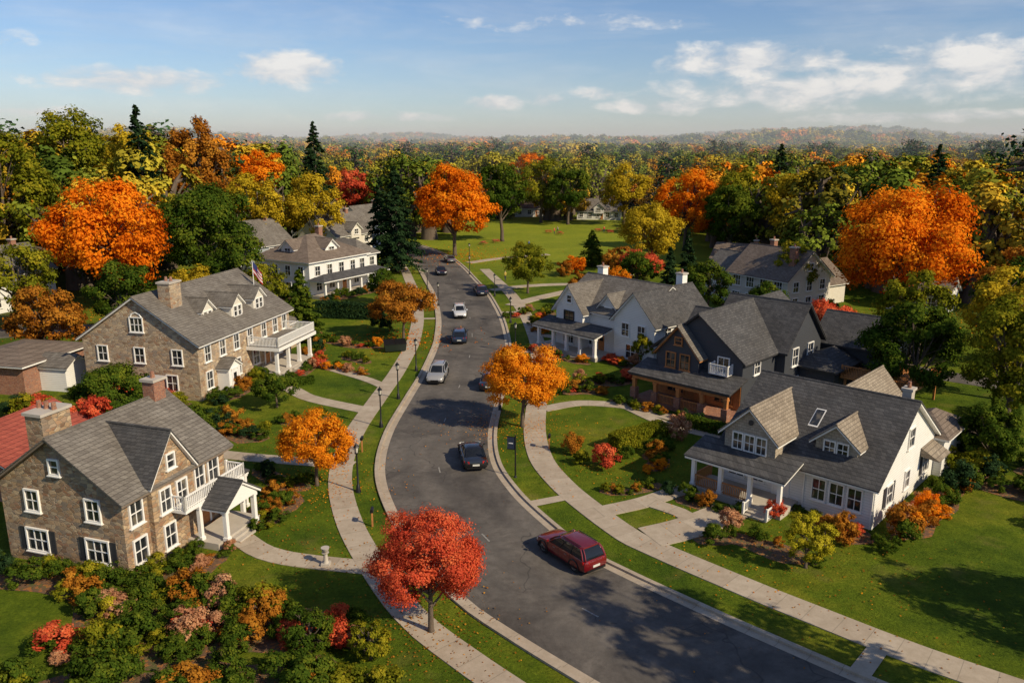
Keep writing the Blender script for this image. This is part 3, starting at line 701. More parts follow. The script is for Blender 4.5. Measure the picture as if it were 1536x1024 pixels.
T('maple_tree','orange',-12.6,176,20,18.5,20000,.45,K=240,M=15)
T('oak_tree','green',-2.5,203,21,15,10000,.5)
T('oak_tree','ygreen',9,252,21,19,10000,.5)
T('oak_tree','green',17,246,19,16,9000,.5)
T('oak_tree','yellow',34,246,20,17,9000,.5)
T('maple_tree','orange',6,275,22,16,8000,.5)
T('oak_tree','ygreen',2.6,130.5,9,8.8,10000,.25)
C('juniper_tree',16,160,7.3,6,'green',leaf=.3)
T('birch_tree','yellow',26.8,154,13.6,13,14000,.34,K=190,M=13)
T('maple_tree','orange',40,186,20,15,13000,.42,K=160)
T('oak_tree','green',44.5,164,18,12,11000,.42)
C('spruce_tree',62,190,24,12,leaf=.55)
T('oak_tree','yellow',58.5,160,20.5,18,16000,.45,K=190,M=14)
T('oak_tree','ygreen',50,178,20,14,10000,.45)
T('oak_tree','green',72,178,22,16,10000,.45)
T('maple_tree','orange',51.5,105,19.8,19.5,28000,.38,K=300,M=17)
T('oak_tree','yellow',75,140,18,14,11000,.42)
C('spruce_tree',82,158,24,11,leaf=.5)
T('oak_tree','green',36.8,71,10.5,9.5,16000,.26,K=160)
T('oak_tree','ygreen',41.5,64,13,8.5,15000,.26,K=150)
T('birch_tree','yellow',47,74,14,9,12000,.26,K=150)
T('maple_tree','amber',.9,66.3,7.9,7.4,26000,.155,K=230,M=14)
T('maple_tree','red',-4.1,36.0,6.9,6.0,46000,.095,K=300,M=15,cb=1.5)
T('maple_tree','amber',-14.1,53.9,6.2,5.8,20000,.13,K=190,M=13)
T('maple_tree','rust',-13.6,98,8.2,8.8,14000,.22,K=150)
C('arborvitae_tree',-25.9,96.5,9.2,5.6,'green',leaf=.3,per=80)
T('oak_tree','green',-33.6,65,6.3,7.2,14000,.2)
T('dogwood_tree','green',-22,71.6,3.8,4.6,8000,.16,cb=.4)
T('dogwood_tree','green',-24.5,57.5,5.0,4.6,9000,.16,cb=.6)
T('maple_tree','red',-33,60,5.2,4,7000,.18)
T('maple_tree','red',39.8,98.5,5.5,7.5,9000,.25)
T('maple_tree','red',23,143,5.5,9.5,9000,.28)
T('maple_tree','rust',19.5,147,6,6,6000,.28)
T('birch_tree','lime',17.1,42.3,3.9,3.1,12000,.095,cb=.2,K=100)
T('birch_tree','ygreen',14.6,85.6,4.2,3.2,6000,.16,cb=.5)
T('oak_tree','yellow',-42,105,9,8,8000,.28)
T('oak_tree','green',-48,98,11,9,9000,.3)
T('oak_tree','rust',-52,88,9,9,9000,.3)
T('oak_tree','green',-40,117,12,10,9000,.34)
T('oak_tree','ygreen',-64,102,13,11,9000,.34)
T('oak_tree','green',-62,86,10,9,9000,.3)
T('oak_tree','amber',-57,70,10,9,9000,.28)
T('oak_tree','green',-47,61,8,7,9000,.24)
T('oak_tree','green',-43,50,9,7,9000,.22)
T('oak_tree','green',-36,94,9,7.5,8000,.26)
T('oak_tree','ygreen',-34,108,9,7.5,8000,.26)
T('oak_tree','ygreen',45,88,11,9,9000,.3)
T('oak_tree','green',56,86,13,11,9000,.34)
T('oak_tree','rust',62,98,12,10,8000,.34)
T('oak_tree','green',28,113,8.5,7.5,8000,.26)
T('oak_tree','green',33,103,7,6,7000,.24)
T('oak_tree','green',36,57,5.5,5,9000,.2,cb=.4)
T('oak_tree','ygreen',42,118,11,8,7000,.3)
T('dogwood_tree','ygreen',8.5,108,5,4.5,6000,.2)
T('dogwood_tree','rust',10.5,121,5,4.5,6000,.2)
T('dogwood_tree','amber',15,118,7,6,6000,.22)
T('oak_tree','green',20,127,8,7,7000,.26)
T('oak_tree','green',-20,122,6,5,6000,.22)
T('dogwood_tree','green',-9.8,34.2,2.6,2.8,7000,.10,cb=.2,K=90)
T('dogwood_tree','ygreen',-6.8,33.8,2.2,2.4,6000,.10,cb=.2,K=90)
T('dogwood_tree','rust',-12.6,36.6,2.2,2.6,6000,.10,cb=.2,K=90)
C('arborvitae_tree',24.5,124,8.5,3.6,'dark',leaf=.3)
C('arborvitae_tree',29,132,10,4,'dark',leaf=.3)
# trees standing outside the frame to the right: they shade the street
T('oak_tree','ygreen',26.5,24,20,11,9000,.32,cb=5)
T('oak_tree','green',31,18.5,20,11,9000,.32,cb=5)
T('oak_tree','green',19.5,14,14,9,8000,.3)
T('oak_tree','ygreen',35,32,13,9,8000,.28)
# shrubs
SH={}
def shrub(pal,x,y,r,h,name='shrub'):
    k=(pal,random.randint(0,2))
    if k not in SH:
        seed[0]+=1; SH[k]=decid('shrub_'+pal,1.0,1.05,pal,2600,.058,seed[0],K=50,cb=0,trunk=False,flat=.8,M=8)
    o=place(name,SH[k],x,y,sc=(2*r,2*r*random.uniform(.85,1.1),h)); return o
def bedline(pts,n,pals,r=(.4,.9),hh=(.5,1.2),jit=.6,name='shrub'):
    P=smooth(pts,.3)
    for i in range(n):
        p=P[int((i+.5)/n*(len(P)-1))]; rr=random.uniform(*r)
        shrub(random.choice(pals),p.x+random.uniform(-jit,jit),p.y+random.uniform(-jit,jit),rr,random.uniform(*hh)*rr*1.6+.1,name)
m_mulch,nt,out=new_mat('mulch'); co=objco(nt); n=noise(nt,co,9,6,.8); vv=N(nt,'ShaderNodeTexVoronoi',i_Scale=7); L(nt,co,vv.inputs['Vector'])
sc_=N(nt,'ShaderNodeSeparateColor'); L(nt,vv.outputs['Color'],sc_.inputs[0]); nb_=noise(nt,co,1.2,4,.7)
c=ramp(nt,n,[(.3,(.08,.042,.024)),(.7,(.22,.12,.065))]); c=mixc(nt,mathn(nt,'MULTIPLY',mathn(nt,'SUBTRACT',nb_,.5),6,True),c,(.08,.11,.02)); c=mixc(nt,mathn(nt,'MULTIPLY',mathn(nt,'GREATER_THAN',sc_.outputs[0],.80),.7),c,(.40,.15,.03))
principled(nt,out,c,.95,bump=n,bstr=1,bdist=.06)
mz=[0]
def mulch(pts,w):
    mz[0]+=1; P=smooth(pts,.7); T_=frames(P); V=[];n=len(P)
    Lf=[];Rt=[]
    for i,p in enumerate(P):
        t=i/(n-1); ww=w/2*min(1,math.sin(math.pi*min(max(t,.04),.96))*2.2)*(1+.18*math.sin(i*.9+mz[0])); nn=Vector((T_[i].y,-T_[i].x)); Lf.append(p-nn*ww); Rt.append(p+nn*ww)
    z=.006+.0007*mz[0]; V=[(p.x,p.y,z) for p in Lf]+[(p.x,p.y,z) for p in Rt]
    me=bpy.data.meshes.new('planting_bed'); me.from_pydata(V,[],[(i,n+i,n+i+1,i+1) for i in range(n-1)]); me.materials.append(m_mulch)
    o=bpy.data.objects.new('planting_bed',me); col.objects.link(o)
mixg=['green','green','dark','ygreen','rust','green']; mixf=['red','rust','pink','green','ygreen','amber','green','green']
def bed(pts,w,n,pals,**k): mulch(pts,w); bedline(pts,n,pals,jit=w*.33,**k)
bed([A.w(.3,-1.3),A.w(4,-1.9),A.w(8.6,-1.4)],2.4,14,mixg,r=(.5,1.0))
bed([A.w(-1.3,.5),A.w(-1.6,6),A.w(-1.5,12)],2.6,12,['green','green','dark','red','ygreen'],r=(.7,1.5))
bed([(-27.5,69),(-25,65.5),(-20.5,63)],3.2,16,mixg,r=(.6,1.2))
bed([(-20.4,67),(-16.3,68.5)],1.8,6,mixg,r=(.4,.7))
bed([A.w(9,-4.6),A.w(13,-4.7),A.w(19,-4.4)],1.6,12,mixf,r=(.35,.7))
bed([(-25,99),(-20,95.5),(-15.5,94)],2.0,16,mixf,r=(.4,.8))
bed([(-21.5,86.5),(-18,83.5),(-15.2,82.6)],1.8,9,mixf,r=(.4,.8))
bed([(-19.5,90),(-16,87)],1.8,6,mixg,r=(.4,.8))
bed([(-19.5,57),(-17,54.6),(-14.5,53.2)],2.0,9,mixg,r=(.4,.8))
bed([Bc.w(.4,-1.2),Bc.w(2,-1.6),Bc.w(3.8,-1.6)],2.0,8,mixg,r=(.4,.8))
bed([Bc.w(8.3,-3.6),Bc.w(9.6,-2.4),Bc.w(11.5,-2.2),Bc.w(12.6,-1)],2.8,15,['green','rust','green','ygreen','green'],r=(.4,.8))
bed([Bc.w(-1,-.5),Bc.w(-1.6,4),Bc.w(-1.4,9)],2.4,10,['green','dark','ygreen','green'],r=(.6,1.1))
bed([Bc.w(-2.5,1),(-21,38),(-16.5,38.2),(-13.5,38.6)],3.4,32,['green','rust','pink','ygreen','green','green','lime'],r=(.5,1.1))
bed([(-22,34),(-16,35),(-11,36.2),(-7.6,35.0)],3.4,40,['ygreen','rust','pink','green','green','green','red'],r=(.5,1.2))
bed([(-24,30.5),(-12,32),(-6.5,32.3)],3.2,30,['ygreen','rust','green','green','green'],r=(.6,1.3))
bed([Bc.w(4.3,-3.3),Bc.w(3.0,-3.0),Bc.w(1,-3.2)],1.6,8,['rust','pink','green','green'],r=(.3,.6))
bed([Fh.w(7.2,-1.2),Fh.w(9.5,-1.5),Fh.w(13,-1.5)],2.2,10,['rust','red','green','pink','green','ygreen'],r=(.4,.7))
bed([Fh.w(14.0,-.5),Fh.w(14.3,5),Fh.w(14.2,12)],2.4,15,['rust','amber','green','pink','green','red'],r=(.6,1.1))
bed([Fh.w(-1.6,-4),Fh.w(1,-4.1),Fh.w(3.8,-4)],1.6,10,mixg,r=(.35,.7))
bed([(11.4,45.4),(13.7,46.0),(16,44.2),(18,42.8)],2.0,5,['green','rust','green'],r=(.4,.6))
for (p,x,y,r,hh) in (('green',12.5,45.3,.95,1.3),('pink',13.9,46.9,.85,1.8),('green',15.3,45.7,.65,1.1),('red',17.3,48.6,.7,1.5),('rust',20.6,45.5,.95,2.0),('green',22.6,43.9,.6,1),('rust',24.4,46.0,1.2,2.6),('orange',27.3,48.6,1.0,2.1),('green',29.5,50.6,1.0,1.8),('dark',31.6,52.6,1.4,2.5),
    ('red',7.1,57.2,1.15,2.1),('green',8.9,58.5,.7,1.5),('rust',4.9,60.2,.95,1.9),('ygreen',5.3,57.8,.7,1.3),('pink',13.8,63.2,1.1,2.5),('green',12.3,61.0,.9,1.2),('dark',-17.8,104,1.3,3.2),('dark',-16.6,103,1.1,2.7),('orange',12.0,150,2.2,4),('rust',9.8,148,1.8,3.2)):
    shrub(p,x,y,r,hh)
bed([(6.2,52.9),(8.5,52.8),(10.8,54.2)],1.3,12,['green','rust','green','ygreen'],r=(.25,.45))
bed([(10.6,56.5),(11.5,58.8),(10.5,60)],2.0,10,mixf,r=(.4,.8))
bed([Eh.w(-2.4,-4.2),Eh.w(3,-4.4),Eh.w(9.8,-4.2)],1.8,18,['green','ygreen','rust','green','green','dark'],r=(.4,.7))
bed([Eh.w(11.4,-3),Eh.w(11.9,3),Eh.w(12,8)],2.2,12,mixf,r=(.5,1.0))
bed([(4.2,78),(7.5,79.5),(11,79.6),(13.5,82)],2.2,20,['green','red','green','rust','ygreen','pink'],r=(.45,.95))
bed([(4.6,75.8),(6.6,76.4),(9.4,75.6)],1.6,9,['green','red','rust'],r=(.4,.8))
bed([Dh.w(-1,-4.8),Dh.w(5,-4.9),Dh.w(9.5,-4.6)],1.8,16,mixf,r=(.4,.8))
bed([Dh.w(9.8,-1.9),Dh.w(15,-2)],1.8,8,mixf,r=(.5,.9))
bed([(3.5,102),(3.9,109),(6,116)],2.2,18,mixf,r=(.5,1.1))
bed([(-1,111),(1.5,113),(3,119)],1.6,10,mixf,r=(.4,.8))
bed([Gh.w(0,-1.6),Gh.w(11,-1.6)],1.8,12,mixg,r=(.5,1.0)); bed([Gh.w(12.4,0),Gh.w(12.6,9)],2,8,mixg,r=(.6,1.2))
bed([Ch.w(-1.5,-4),Ch.w(15,-4.2)],2.0,18,mixg,r=(.5,1.1)); bed([Ch.w(-2,0),Ch.w(-2,12)],2.0,10,mixg,r=(.6,1.3))
bed([(37,61),(34,57),(37,50)],3,9,['green','dark','ygreen'],r=(.8,1.7))
bed([(28,88),(34,80),(35,74)],3.5,18,['green','dark','rust','ygreen','red'],r=(.8,1.8))
bed([(18,118),(27,112),(33,112)],3.5,14,['green','dark','rust','ygreen'],r=(.8,1.8))
bed([(-46,70),(-40,66),(-37,58)],4,14,['green','dark','ygreen','red'],r=(.8,1.8))
bed([(-30,56),(-28,52),(-27,49)],2.6,8,['green','dark'],r=(.7,1.4))
bed([(25,61.5),(30,62),(34,66)],2.6,12,['green','dark','rust'],r=(.8,1.5))
bed([(-24,90),(-23,94)],2.0,6,mixg,r=(.6,1.2))
bed([(22,101),(26,97),(30,92)],3,14,mixg,r=(.8,1.6))
bed([(34,46),(38,52),(40,58)],3,10,['rust','green','ygreen','green'],r=(.7,1.5))
def hedge(pts,w,hgt,pal,n=9000,leaf=.13):
    P=smooth(pts,.25); rs=np.random.default_rng(seed[0]); seed[0]+=1; T_=frames(P); idx=rs.integers(0,len(P),n)
    pp=np.array([(p.x,p.y) for p in P]); tt=np.array([(t.y,-t.x) for t in T_])
    a=rs.uniform(-1,1,n); z=rs.uniform(0,1,n); face=rs.random(n)
    a=np.where(face<.6,np.sign(a)*rs.uniform(.8,1.05,n),a); z=np.where(face>=.6,rs.uniform(.9,1.05,n),z)
    zz=z*hgt*(1+.05*np.sin(idx*.15)+.03*np.sin(idx*.4))
    X=pp[idx]+tt[idx]*(a*w/2)[:,None]+rs.normal(size=(n,2))*.06
    nn=np.stack([tt[idx][:,0]*a*(face<.6),tt[idx][:,1]*a*(face<.6),(face>=.6)*1.0+.2],1)+rs.normal(size=(n,3))*.45
    LV=leaf_quads(np.stack([X[:,0],X[:,1],zz],1),nn,leaf*rs.uniform(.6,1.2,n)*.6,rs)
    mb=MB(); mb.mi(bark)
    me=build('hedge',mb,LV,np.clip(.45+rs.normal(size=n)*.16+.1*np.sin(idx*.3),0,1),LEAF[pal])
    o=bpy.data.objects.new('hedge',me); col.objects.link(o)
hedge([(8.2,60.6),(10.4,62.2),(12.6,63.8)],1.3,1.3,'ygreen',9000)
hedge([(-28,112),(-23,111.2),(-18.2,110.5)],1.8,2.1,'dark',9000,.2)
hedge([(36,58),(41,63),(45,70)],1.8,2.0,'green',9000,.18)
hedge([(14.9,66.9),(17.4,64.7),(20.4,62.3)],.9,.9,'green',6000)
hedge([(-24,78),(-20.5,79.5)],.8,.7,'green',3000)
# ------------------------------------------------------------ fallen leaves
def litter(name,spots,pal,leaf=.06):
    rs=np.random.default_rng(5+len(pal)); Ps=[]
    for (x,y,r,n) in spots:
        q=rs.normal(size=(n,2))*r*.55; Ps.append(np.stack([x+q[:,0],y+q[:,1],np.full(n,.07)],1))
    P=np.concatenate(Ps); n=len(P); Nn=np.array([0,0,1.])+rs.normal(size=(n,3))*.3
    LV=leaf_quads(P,Nn,leaf*rs.uniform(.6,1.2,n),rs); mb=MB(); mb.mi(bark)
    o=bpy.data.objects.new(name,build(name,mb,LV,rs.random(n),LEAF[pal])); col.objects.link(o)
litter('fallen_leaves',[(.9,66.3,5,700),(-14.1,53.9,4.5,600),(-1,66,4,200),(14,44,6,260),(8,56,6,220)],'amber')
litter('fallen_leaves',[(-4.1,36,4,500),(-9,41,6,250),(-14,46,7,350),(20,40,8,300),(-17,62,8,400),(9,60,7,300)],'rust')
litter('fallen_leaves',[(-12.6,176,14,1200),(-13.6,98,7,500),(-59,117,14,800),(51,105,14,800)],'orange',.14)
# ------------------------------------------------------------ distant forest (instanced)
fpal=[(0,(.065,.10,.014)),(.20,(.11,.15,.018)),(.38,(.19,.20,.022)),(.56,(.31,.27,.028)),(.70,(.47,.34,.03)),(.80,(.55,.27,.022)),(.90,(.70,.22,.014)),(1,(.09,.125,.018))]
fmat=M_leaf('forest_foliage',fpal,0,True); cmat=M_leaf('forest_needles',[(0,(.018,.045,.018)),(1,(.04,.08,.026))],0,True)
tm=[decid('forest_tree',1,.74+.1*i,'green',3000,.034,900+i,K=90,mat=fmat,cb=.1,up=.5) for i in range(4)]
tc=[conifer('forest_spruce',1,.42,mat=cmat,nb=80,per=22,leaf=.038,seed=950)]
tf=[decid('forest_tree_far',1,1.0,'green',700,.08,970+i,K=50,mat=fmat,cb=.05,up=.9) for i in range(2)]
root=empty('distant_forest',(0,0,0))
groups={}
def blocked(x,y):
    if -17<x<44 and y<258: return True
    if -40<x<-15 and y<205: return True
    if -64<x<=-40 and y<176: return True
    if x<=-64 and y<112: return True
    if 44<=x<66 and y<128: return True
    if x>=66 and y<96: return True
    for h,lx,ly in HOUSES:
        c=h.w(lx/2,ly/2)
        if (x-c[0])**2+(y-c[1])**2<(11)**2: return True
    for p in CL[::6]:
        if (x-p.x)**2+(y-p.y)**2<100: return True
    return False
def scatter(y0,y1,sp,hr,kind):
    y=y0
    while y<y1:
        hw=.70*y+22; x=-hw
        while x<hw:
            X=x+random.uniform(-.48,.48)*sp; Y=y+random.uniform(-.48,.48)*sp
            if not blocked(X,Y):
                h=random.uniform(*hr)
                if X<-60 and Y<260: h*=1.25
                if kind=='near':
                    key=('c',0) if random.random()<.09 else ('d',random.randint(0,3))
                    if key[0]=='c': h*=1.15
                else: key=('f',random.randint(0,1))
                groups.setdefault(key,[]).append((X,Y,HT(X,Y)-.05*h,h))
            x+=sp
        y+=sp*.9
scatter(98,560,11,(13,24),'near')
scatter(560,1250,17,(15,26),'far')
scatter(1250,3000,30,(22,36),'far')
for key,L_ in groups.items():
    V=[];Fq=[]
    for (x,y,z,hh) in L_:
        a=random.uniform(0,6.28); b=len(V)
        for q in range(4):
            t=a+q*math.pi/2; V.append((x+math.cos(t)*hh*.7071,y+math.sin(t)*hh*.7071,z))
        Fq.append((b,b+1,b+2,b+3))
    me=bpy.data.meshes.new('tree_positions'); me.from_pydata(V,[],Fq)
    o=bpy.data.objects.new('tree_positions',me); col.objects.link(o); o.parent=root
    o.instance_type='FACES'; o.use_instance_faces_scale=True; o.show_instancer_for_render=False; o.show_instancer_for_viewport=False
    src={'d':tm,'c':tc,'f':tf}[key[0]][key[1]]
    ch=bpy.data.objects.new('tree_form',src); col.objects.link(ch); ch.parent=o
# ------------------------------------------------------------ cars
rubber=M_plain('tyre_rubber',(.018,.018,.018),.85); rim=M_plain('alloy',(.45,.45,.46),.3,.9); cglass=M_plain('car_glass',(.012,.014,.018),.05)
lred=M_plain('tail_light',(.45,.01,.008),.2); lclear=M_plain('head_light',(.75,.75,.72),.15); plate=M_plain('plate',(.6,.6,.55),.5)
def car(name,x,y,heading,color,kind):
    e=empty(name,(x,y,.008),heading); paint=M_plain('car_paint_'+name,color,.28,.25,coat=1,var=.03)
    suv=kind=='suv'; W=.93
    b=MB()
    if suv: st=[(-2.36,.74,.42,.78),(-2.28,.86,.32,.93),(-1.9,.93,.26,1.02),(-1.0,.94,.24,1.03),(.2,.94,.24,1.01),(.85,.94,.24,1.00),(1.5,.92,.26,.94),(2.0,.87,.30,.85),(2.25,.78,.34,.73),(2.36,.62,.42,.58)]
    else: st=[(-2.34,.74,.40,.70),(-2.25,.86,.30,.90),(-1.9,.91,.24,.95),(-1.2,.93,.20,.96),(.2,.93,.19,.94),(.95,.92,.20,.92),(1.5,.91,.22,.86),(2.0,.86,.26,.77),(2.26,.78,.30,.66),(2.36,.62,.36,.54)]
    rings=[]
    for (sx,w,zb,zt) in st:
        zm=(zb+zt)/2; half=[(w*.90,zb),(w*.99,zb+.10),(w,zm),(w*.985,zt-.14),(w*.94,zt-.04),(w*.80,zt),(w*.4,zt+.025)]
        rings.append([(sx,-p,z) for p,z in half[::-1]][::-1]+[(sx,p,z) for p,z in half[::-1]])
    n=len(rings[0]); base=len(b.v); k=b.mi(paint)
    for r in rings: b.v+=r
    for i in range(len(rings)-1):
        for j in range(n):
            b.f.append((base+i*n+j,base+i*n+(j+1)%n,base+(i+1)*n+(j+1)%n,base+(i+1)*n+j)); b.m.append(k)
    b.f.append(tuple(base+j for j in range(n))); b.m.append(k); b.f.append(tuple(base+(len(rings)-1)*n+j for j in range(n))); b.m.append(k)
    b.obj('body',e,38)
    zb=1.00 if suv else .93; zr=1.60 if suv else 1.42
    if suv: lev=[(zb-.03,-2.24,1.05,.85),(zb+.30,-2.08,.62,.78),(zr-.09,-1.86,.20,.69)]; roof=[(zr-.09,-1.86,.20,.69),(zr-.02,-1.84,.06,.62),(zr+.02,-1.4,-.2,.46)]
    else: lev=[(zb-.03,-1.72,1.05,.82),(zb+.25,-1.35,.66,.75),(zr-.07,-.98,.22,.66)]; roof=[(zr-.07,-.98,.22,.66),(zr-.01,-.86,.08,.58),(zr+.02,-.6,-.15,.42)]
    def ring(z,xa,xb,w):
        cx=.12; return [(xa+cx,-w,z),(xb-cx*1.5,-w,z),(xb,-w*.78,z),(xb+.03,0,z),(xb,w*.78,z),(xb-cx*1.5,w,z),(xa+cx,w,z),(xa,w*.85,z),(xa-.02,0,z),(xa,-w*.85,z)]
    c=MB()
    def loft(lv,mat,cap):
        k=c.mi(mat); bs=len(c.v)
        for l in lv: c.v+=ring(*l)
        for i in range(len(lv)-1):
            for j in range(10): c.f.append((bs+i*10+j,bs+i*10+(j+1)%10,bs+(i+1)*10+(j+1)%10,bs+(i+1)*10+j)); c.m.append(k)
        if cap: c.f.append(tuple(bs+(len(lv)-1)*10+j for j in range(10))); c.m.append(k)
    loft(lev,cglass,False); loft(roof,paint,True); c.obj('cabin',e,30)
    p=MB(); r0=[ring(*l) for l in lev]
    for j in (0,1,2,4,5,6,7,9): p.tube([Vector(r0[i][j]) for i in range(3)],[.045,.04,.045],paint,6)
    for f in ((.5,) if not suv else (.36,.68)):
        for sy in (0,1):
            pts=[]
            for i in range(3):
                a=Vector(r0[i][0 if not sy else 6]); d=Vector(r0[i][1 if not sy else 5]); pts.append(a.lerp(d,f))
            p.tube(pts,[.04]*3,paint if not suv else black,6)
    p.obj('pillars',e,40)
    wmb=MB(); R=.37 if suv else .33
    for wx in (-1.42,1.42):
        for sy in (-1,1):
            yo=sy*(W-.02); yi=sy*(W-.26)
            wmb.tube([(wx,yi,R),(wx,yi+sy*.03,R),(wx,yo-sy*.03,R),(wx,yo,R)],[R*.9,R,R,R*.92],rubber,20)
            wmb.tube([(wx,yo-sy*.01,R),(wx,yo+sy*.012,R)],[R*.66,R*.6],rim,14)
            wmb.tube([(wx,yo,R),(wx,yo+sy*.02,R)],[R*.2,R*.16],black,10)
            for a in range(5):
                t=a*1.2566+.5; wmb.beam((wx+math.cos(t)*R*.2,yo+sy*.016,R+math.sin(t)*R*.2),(wx+math.cos(t)*R*.5,yo+sy*.016,R+math.sin(t)*R*.5),.018,black)
            pts=[(wx+math.cos(t)*(R+.05),sy*W,R+math.sin(t)*(R+.05)) for t in np.linspace(0,math.pi,11)]
            wmb.tube(pts,[.05]*11,black,6)
    wmb.obj('wheels',e,35)
    d=MB(); zt=.84 if suv else .78
    for sy in (-1,1):
        d.hexa([(-2.37,sy*.50,zt-.10),(-2.20,sy*.88,zt-.08),(-2.14,sy*.90,zt-.08),(-2.2,sy*.50,zt-.08),(-2.34,sy*.50,zt+.06),(-2.18,sy*.88,zt+.08),(-2.10,sy*.895,zt+.08),(-2.2,sy*.50,zt+.08)],lred)
        d.hexa([(2.34,sy*.45,.56),(2.05,sy*.86,.60),(2.0,sy*.86,.60),(2.2,sy*.45,.56),(2.30,sy*.45,.70),(2.05,sy*.86,.76),(2.0,sy*.84,.78),(2.2,sy*.45,.72)],lclear)
        d.hexa([(.80,sy*.92,zb),(.98,sy*.92,zb),(.98,sy*1.10,zb+.02),(.84,sy*1.10,zb+.02),(.82,sy*.92,zb+.15),(.95,sy*.92,zb+.13),(.95,sy*1.10,zb+.13),(.86,sy*1.10,zb+.14)],paint)
        d.beam((-1.9,sy*.955,.34),(1.9,sy*.955,.34),.035,black)
        for hx in (-.7,.35): d.beam((hx-.1,sy*.95,zb-.16),(hx+.1,sy*.95,zb-.16),.018,rim)
        for xx in (-1.05,-.05,.95): d.beam((xx,sy*.945,.38),(xx+.01,sy*.935,zb-.03),.008,black)
        if suv: d.beam((-1.7,sy*.60,zr+.04),(-.1,sy*.60,zr+.04),.022,black)
    d.box(2.30,2.365,-.4,.4,.40,.56,black); d.box(-2.385,-2.30,-.26,.26,.50,.63,plate); d.box(-2.38,-2.28,-.7,.7,.27,.40,black); d.box(2.28,2.37,-.6,.6,.24,.34,black)
    d.obj('lights_and_trim',e)
    return e
def tang(y):
    i=min(range(len(CL)),key=lambda k:abs(CL[k].y-y)); t=frames(CL)[i]; return CL[i],t
def road_car(name,y,off,color,kind,toward=False,extra=0):
    p,t=tang(y); n=Vector((t.y,-t.x)); q=p+n*off; hd=math.atan2(t.y,t.x)+(math.pi if toward else 0)+extra
    car(name,q.x,q.y,hd,color,kind)
road_car('red_suv',41.3,3.3,(.17,.006,.008),'suv',False,.04)
road_car('black_sedan',58.3,2.7,(.012,.012,.014),'sedan',False,.03)
road_car('silver_suv',81,-2.6,(.36,.35,.34),'suv',True)
road_car('blue_suv',98,-1.6,(.02,.035,.07),'suv',False)
road_car('white_van',113.3,-1.4,(.72,.71,.69),'suv',True)
road_car('dark_car',129,3.2,(.015,.022,.045),'suv',False)
road_car('dark_sedan',150.5,-1.0,(.012,.013,.02),'sedan',True)
road_car('dark_sedan',78.3,3.1,(.02,.02,.025),'sedan',False)
road_car('grey_sedan',166,3.0,(.12,.12,.13),'sedan',False)
# ------------------------------------------------------------ street furniture
lampglass=M_plain('lantern_glass',(.6,.57,.48),.2)
def lamp(x,y,s=1.0):
    e=empty('street_lamp',(x,y,0),random.uniform(0,.4),s); b=MB()
    b.tube([(0,0,0),(0,0,.12),(0,0,.5),(0,0,.55),(0,0,2.75)],[.2,.17,.11,.07,.05],black,10); b.tube([(0,0,2.75),(0,0,2.82)],[.12,.14],black,8); b.obj('post',e,40)
    g=MB(); g.tube([(0,0,2.84),(0,0,3.22)],[.10,.17],lampglass,6); g.obj('lantern',e)
    c=MB(); c.tube([(0,0,3.22),(0,0,3.28),(0,0,3.42),(0,0,3.52)],[.23,.2,.06,.02],black,6)
    for i in range(6):
        t=math.pi*2*(i+.5)/6; c.beam((.10*math.cos(t),.10*math.sin(t),2.83),(.17*math.cos(t),.17*math.sin(t),3.23),.014,black)
    c.obj('cap',e)
for x,y in ((-10.9,52.8),(-11.4,66.2),(-11.0,74.2),(-10.4,84),(-11.2,120),(-14.3,134),(-1.1,70.5),(.4,92),(-.2,108),(-2.8,128),(-8,150),(-9,169)): lamp(x,y,1.05)
e=empty('street_sign',(.25,55.4,0),rad(-15)); b=MB(); b.tube([(0,0,0),(0,0,.15),(0,0,3.3)],[.14,.06,.05],black,10); b.obj('post',e)
navy=M_plain('banner_navy',(.02,.03,.06),.6); b=MB(); b.box(-.62,-.06,-.02,.02,2.2,3.1,navy); b.box(-.64,0,-.025,.025,3.1,3.15,black); b.box(-.64,0,-.025,.025,2.14,2.19,black); b.box(-.5,-.18,-.026,-.022,2.6,2.68,white); b.obj('banner',e)
e=empty('garden_urn',(-10.9,42.6,0)); b=MB(); b.box(-.25,.25,-.25,.25,0,.18,concrete_p); b.tube([(0,0,.18),(0,0,.3),(0,0,.75),(0,0,.82)],[.2,.13,.11,.22],concrete_p,12); b.tube([(0,0,.82),(0,0,.9),(0,0,1.1),(0,0,1.14)],[.08,.16,.24,.25],concrete_p,12); b.obj('urn',e,40)
e=empty('dumpster',(-13.9,92.5,0),rad(15)); b=MB(); gr=M_plain('dark_green_paint',(.012,.02,.015),.5)
b.hexa([(-1.2,-.6,.15),(1.2,-.6,.15),(1.2,.6,.15),(-1.2,.6,.15),(-1.3,-.75,1.0),(1.3,-.75,1.0),(1.3,.75,1.25),(-1.3,.75,1.25)],gr); b.hexa([(-1.33,-.8,1.01),(-.02,-.8,1.01),(-.02,.8,1.27),(-1.33,.8,1.27),(-1.33,-.8,1.07),(-.02,-.8,1.07),(-.02,.8,1.33),(-1.33,.8,1.33)],black); b.hexa([(.02,-.8,1.01),(1.33,-.8,1.01),(1.33,.8,1.27),(.02,.8,1.27),(.02,-.8,1.07),(1.33,-.8,1.07),(1.33,.8,1.33),(.02,.8,1.33)],black)
for sx in (-1,1):
    for sy in (-.4,.4): b.tube([(sx-.04,sy,.09),(sx+.04,sy,.09)],[.09,.09],rubber,10)
b.obj('bin',e)
for x,y in ((3.0,60.9),(-12.0,60.4),(-9.0,47.5)):
    e=empty('mailbox',(x,y,0),random.uniform(-.3,.3)); b=MB(); b.box(-.05,.05,-.05,.05,0,1.05,wood); b.box(-.1,.1,-.25,.25,1.05,1.2,black); b.tube([(0,-.25,1.2),(0,.25,1.2)],[.1,.1],black,12); b.obj('box',e)
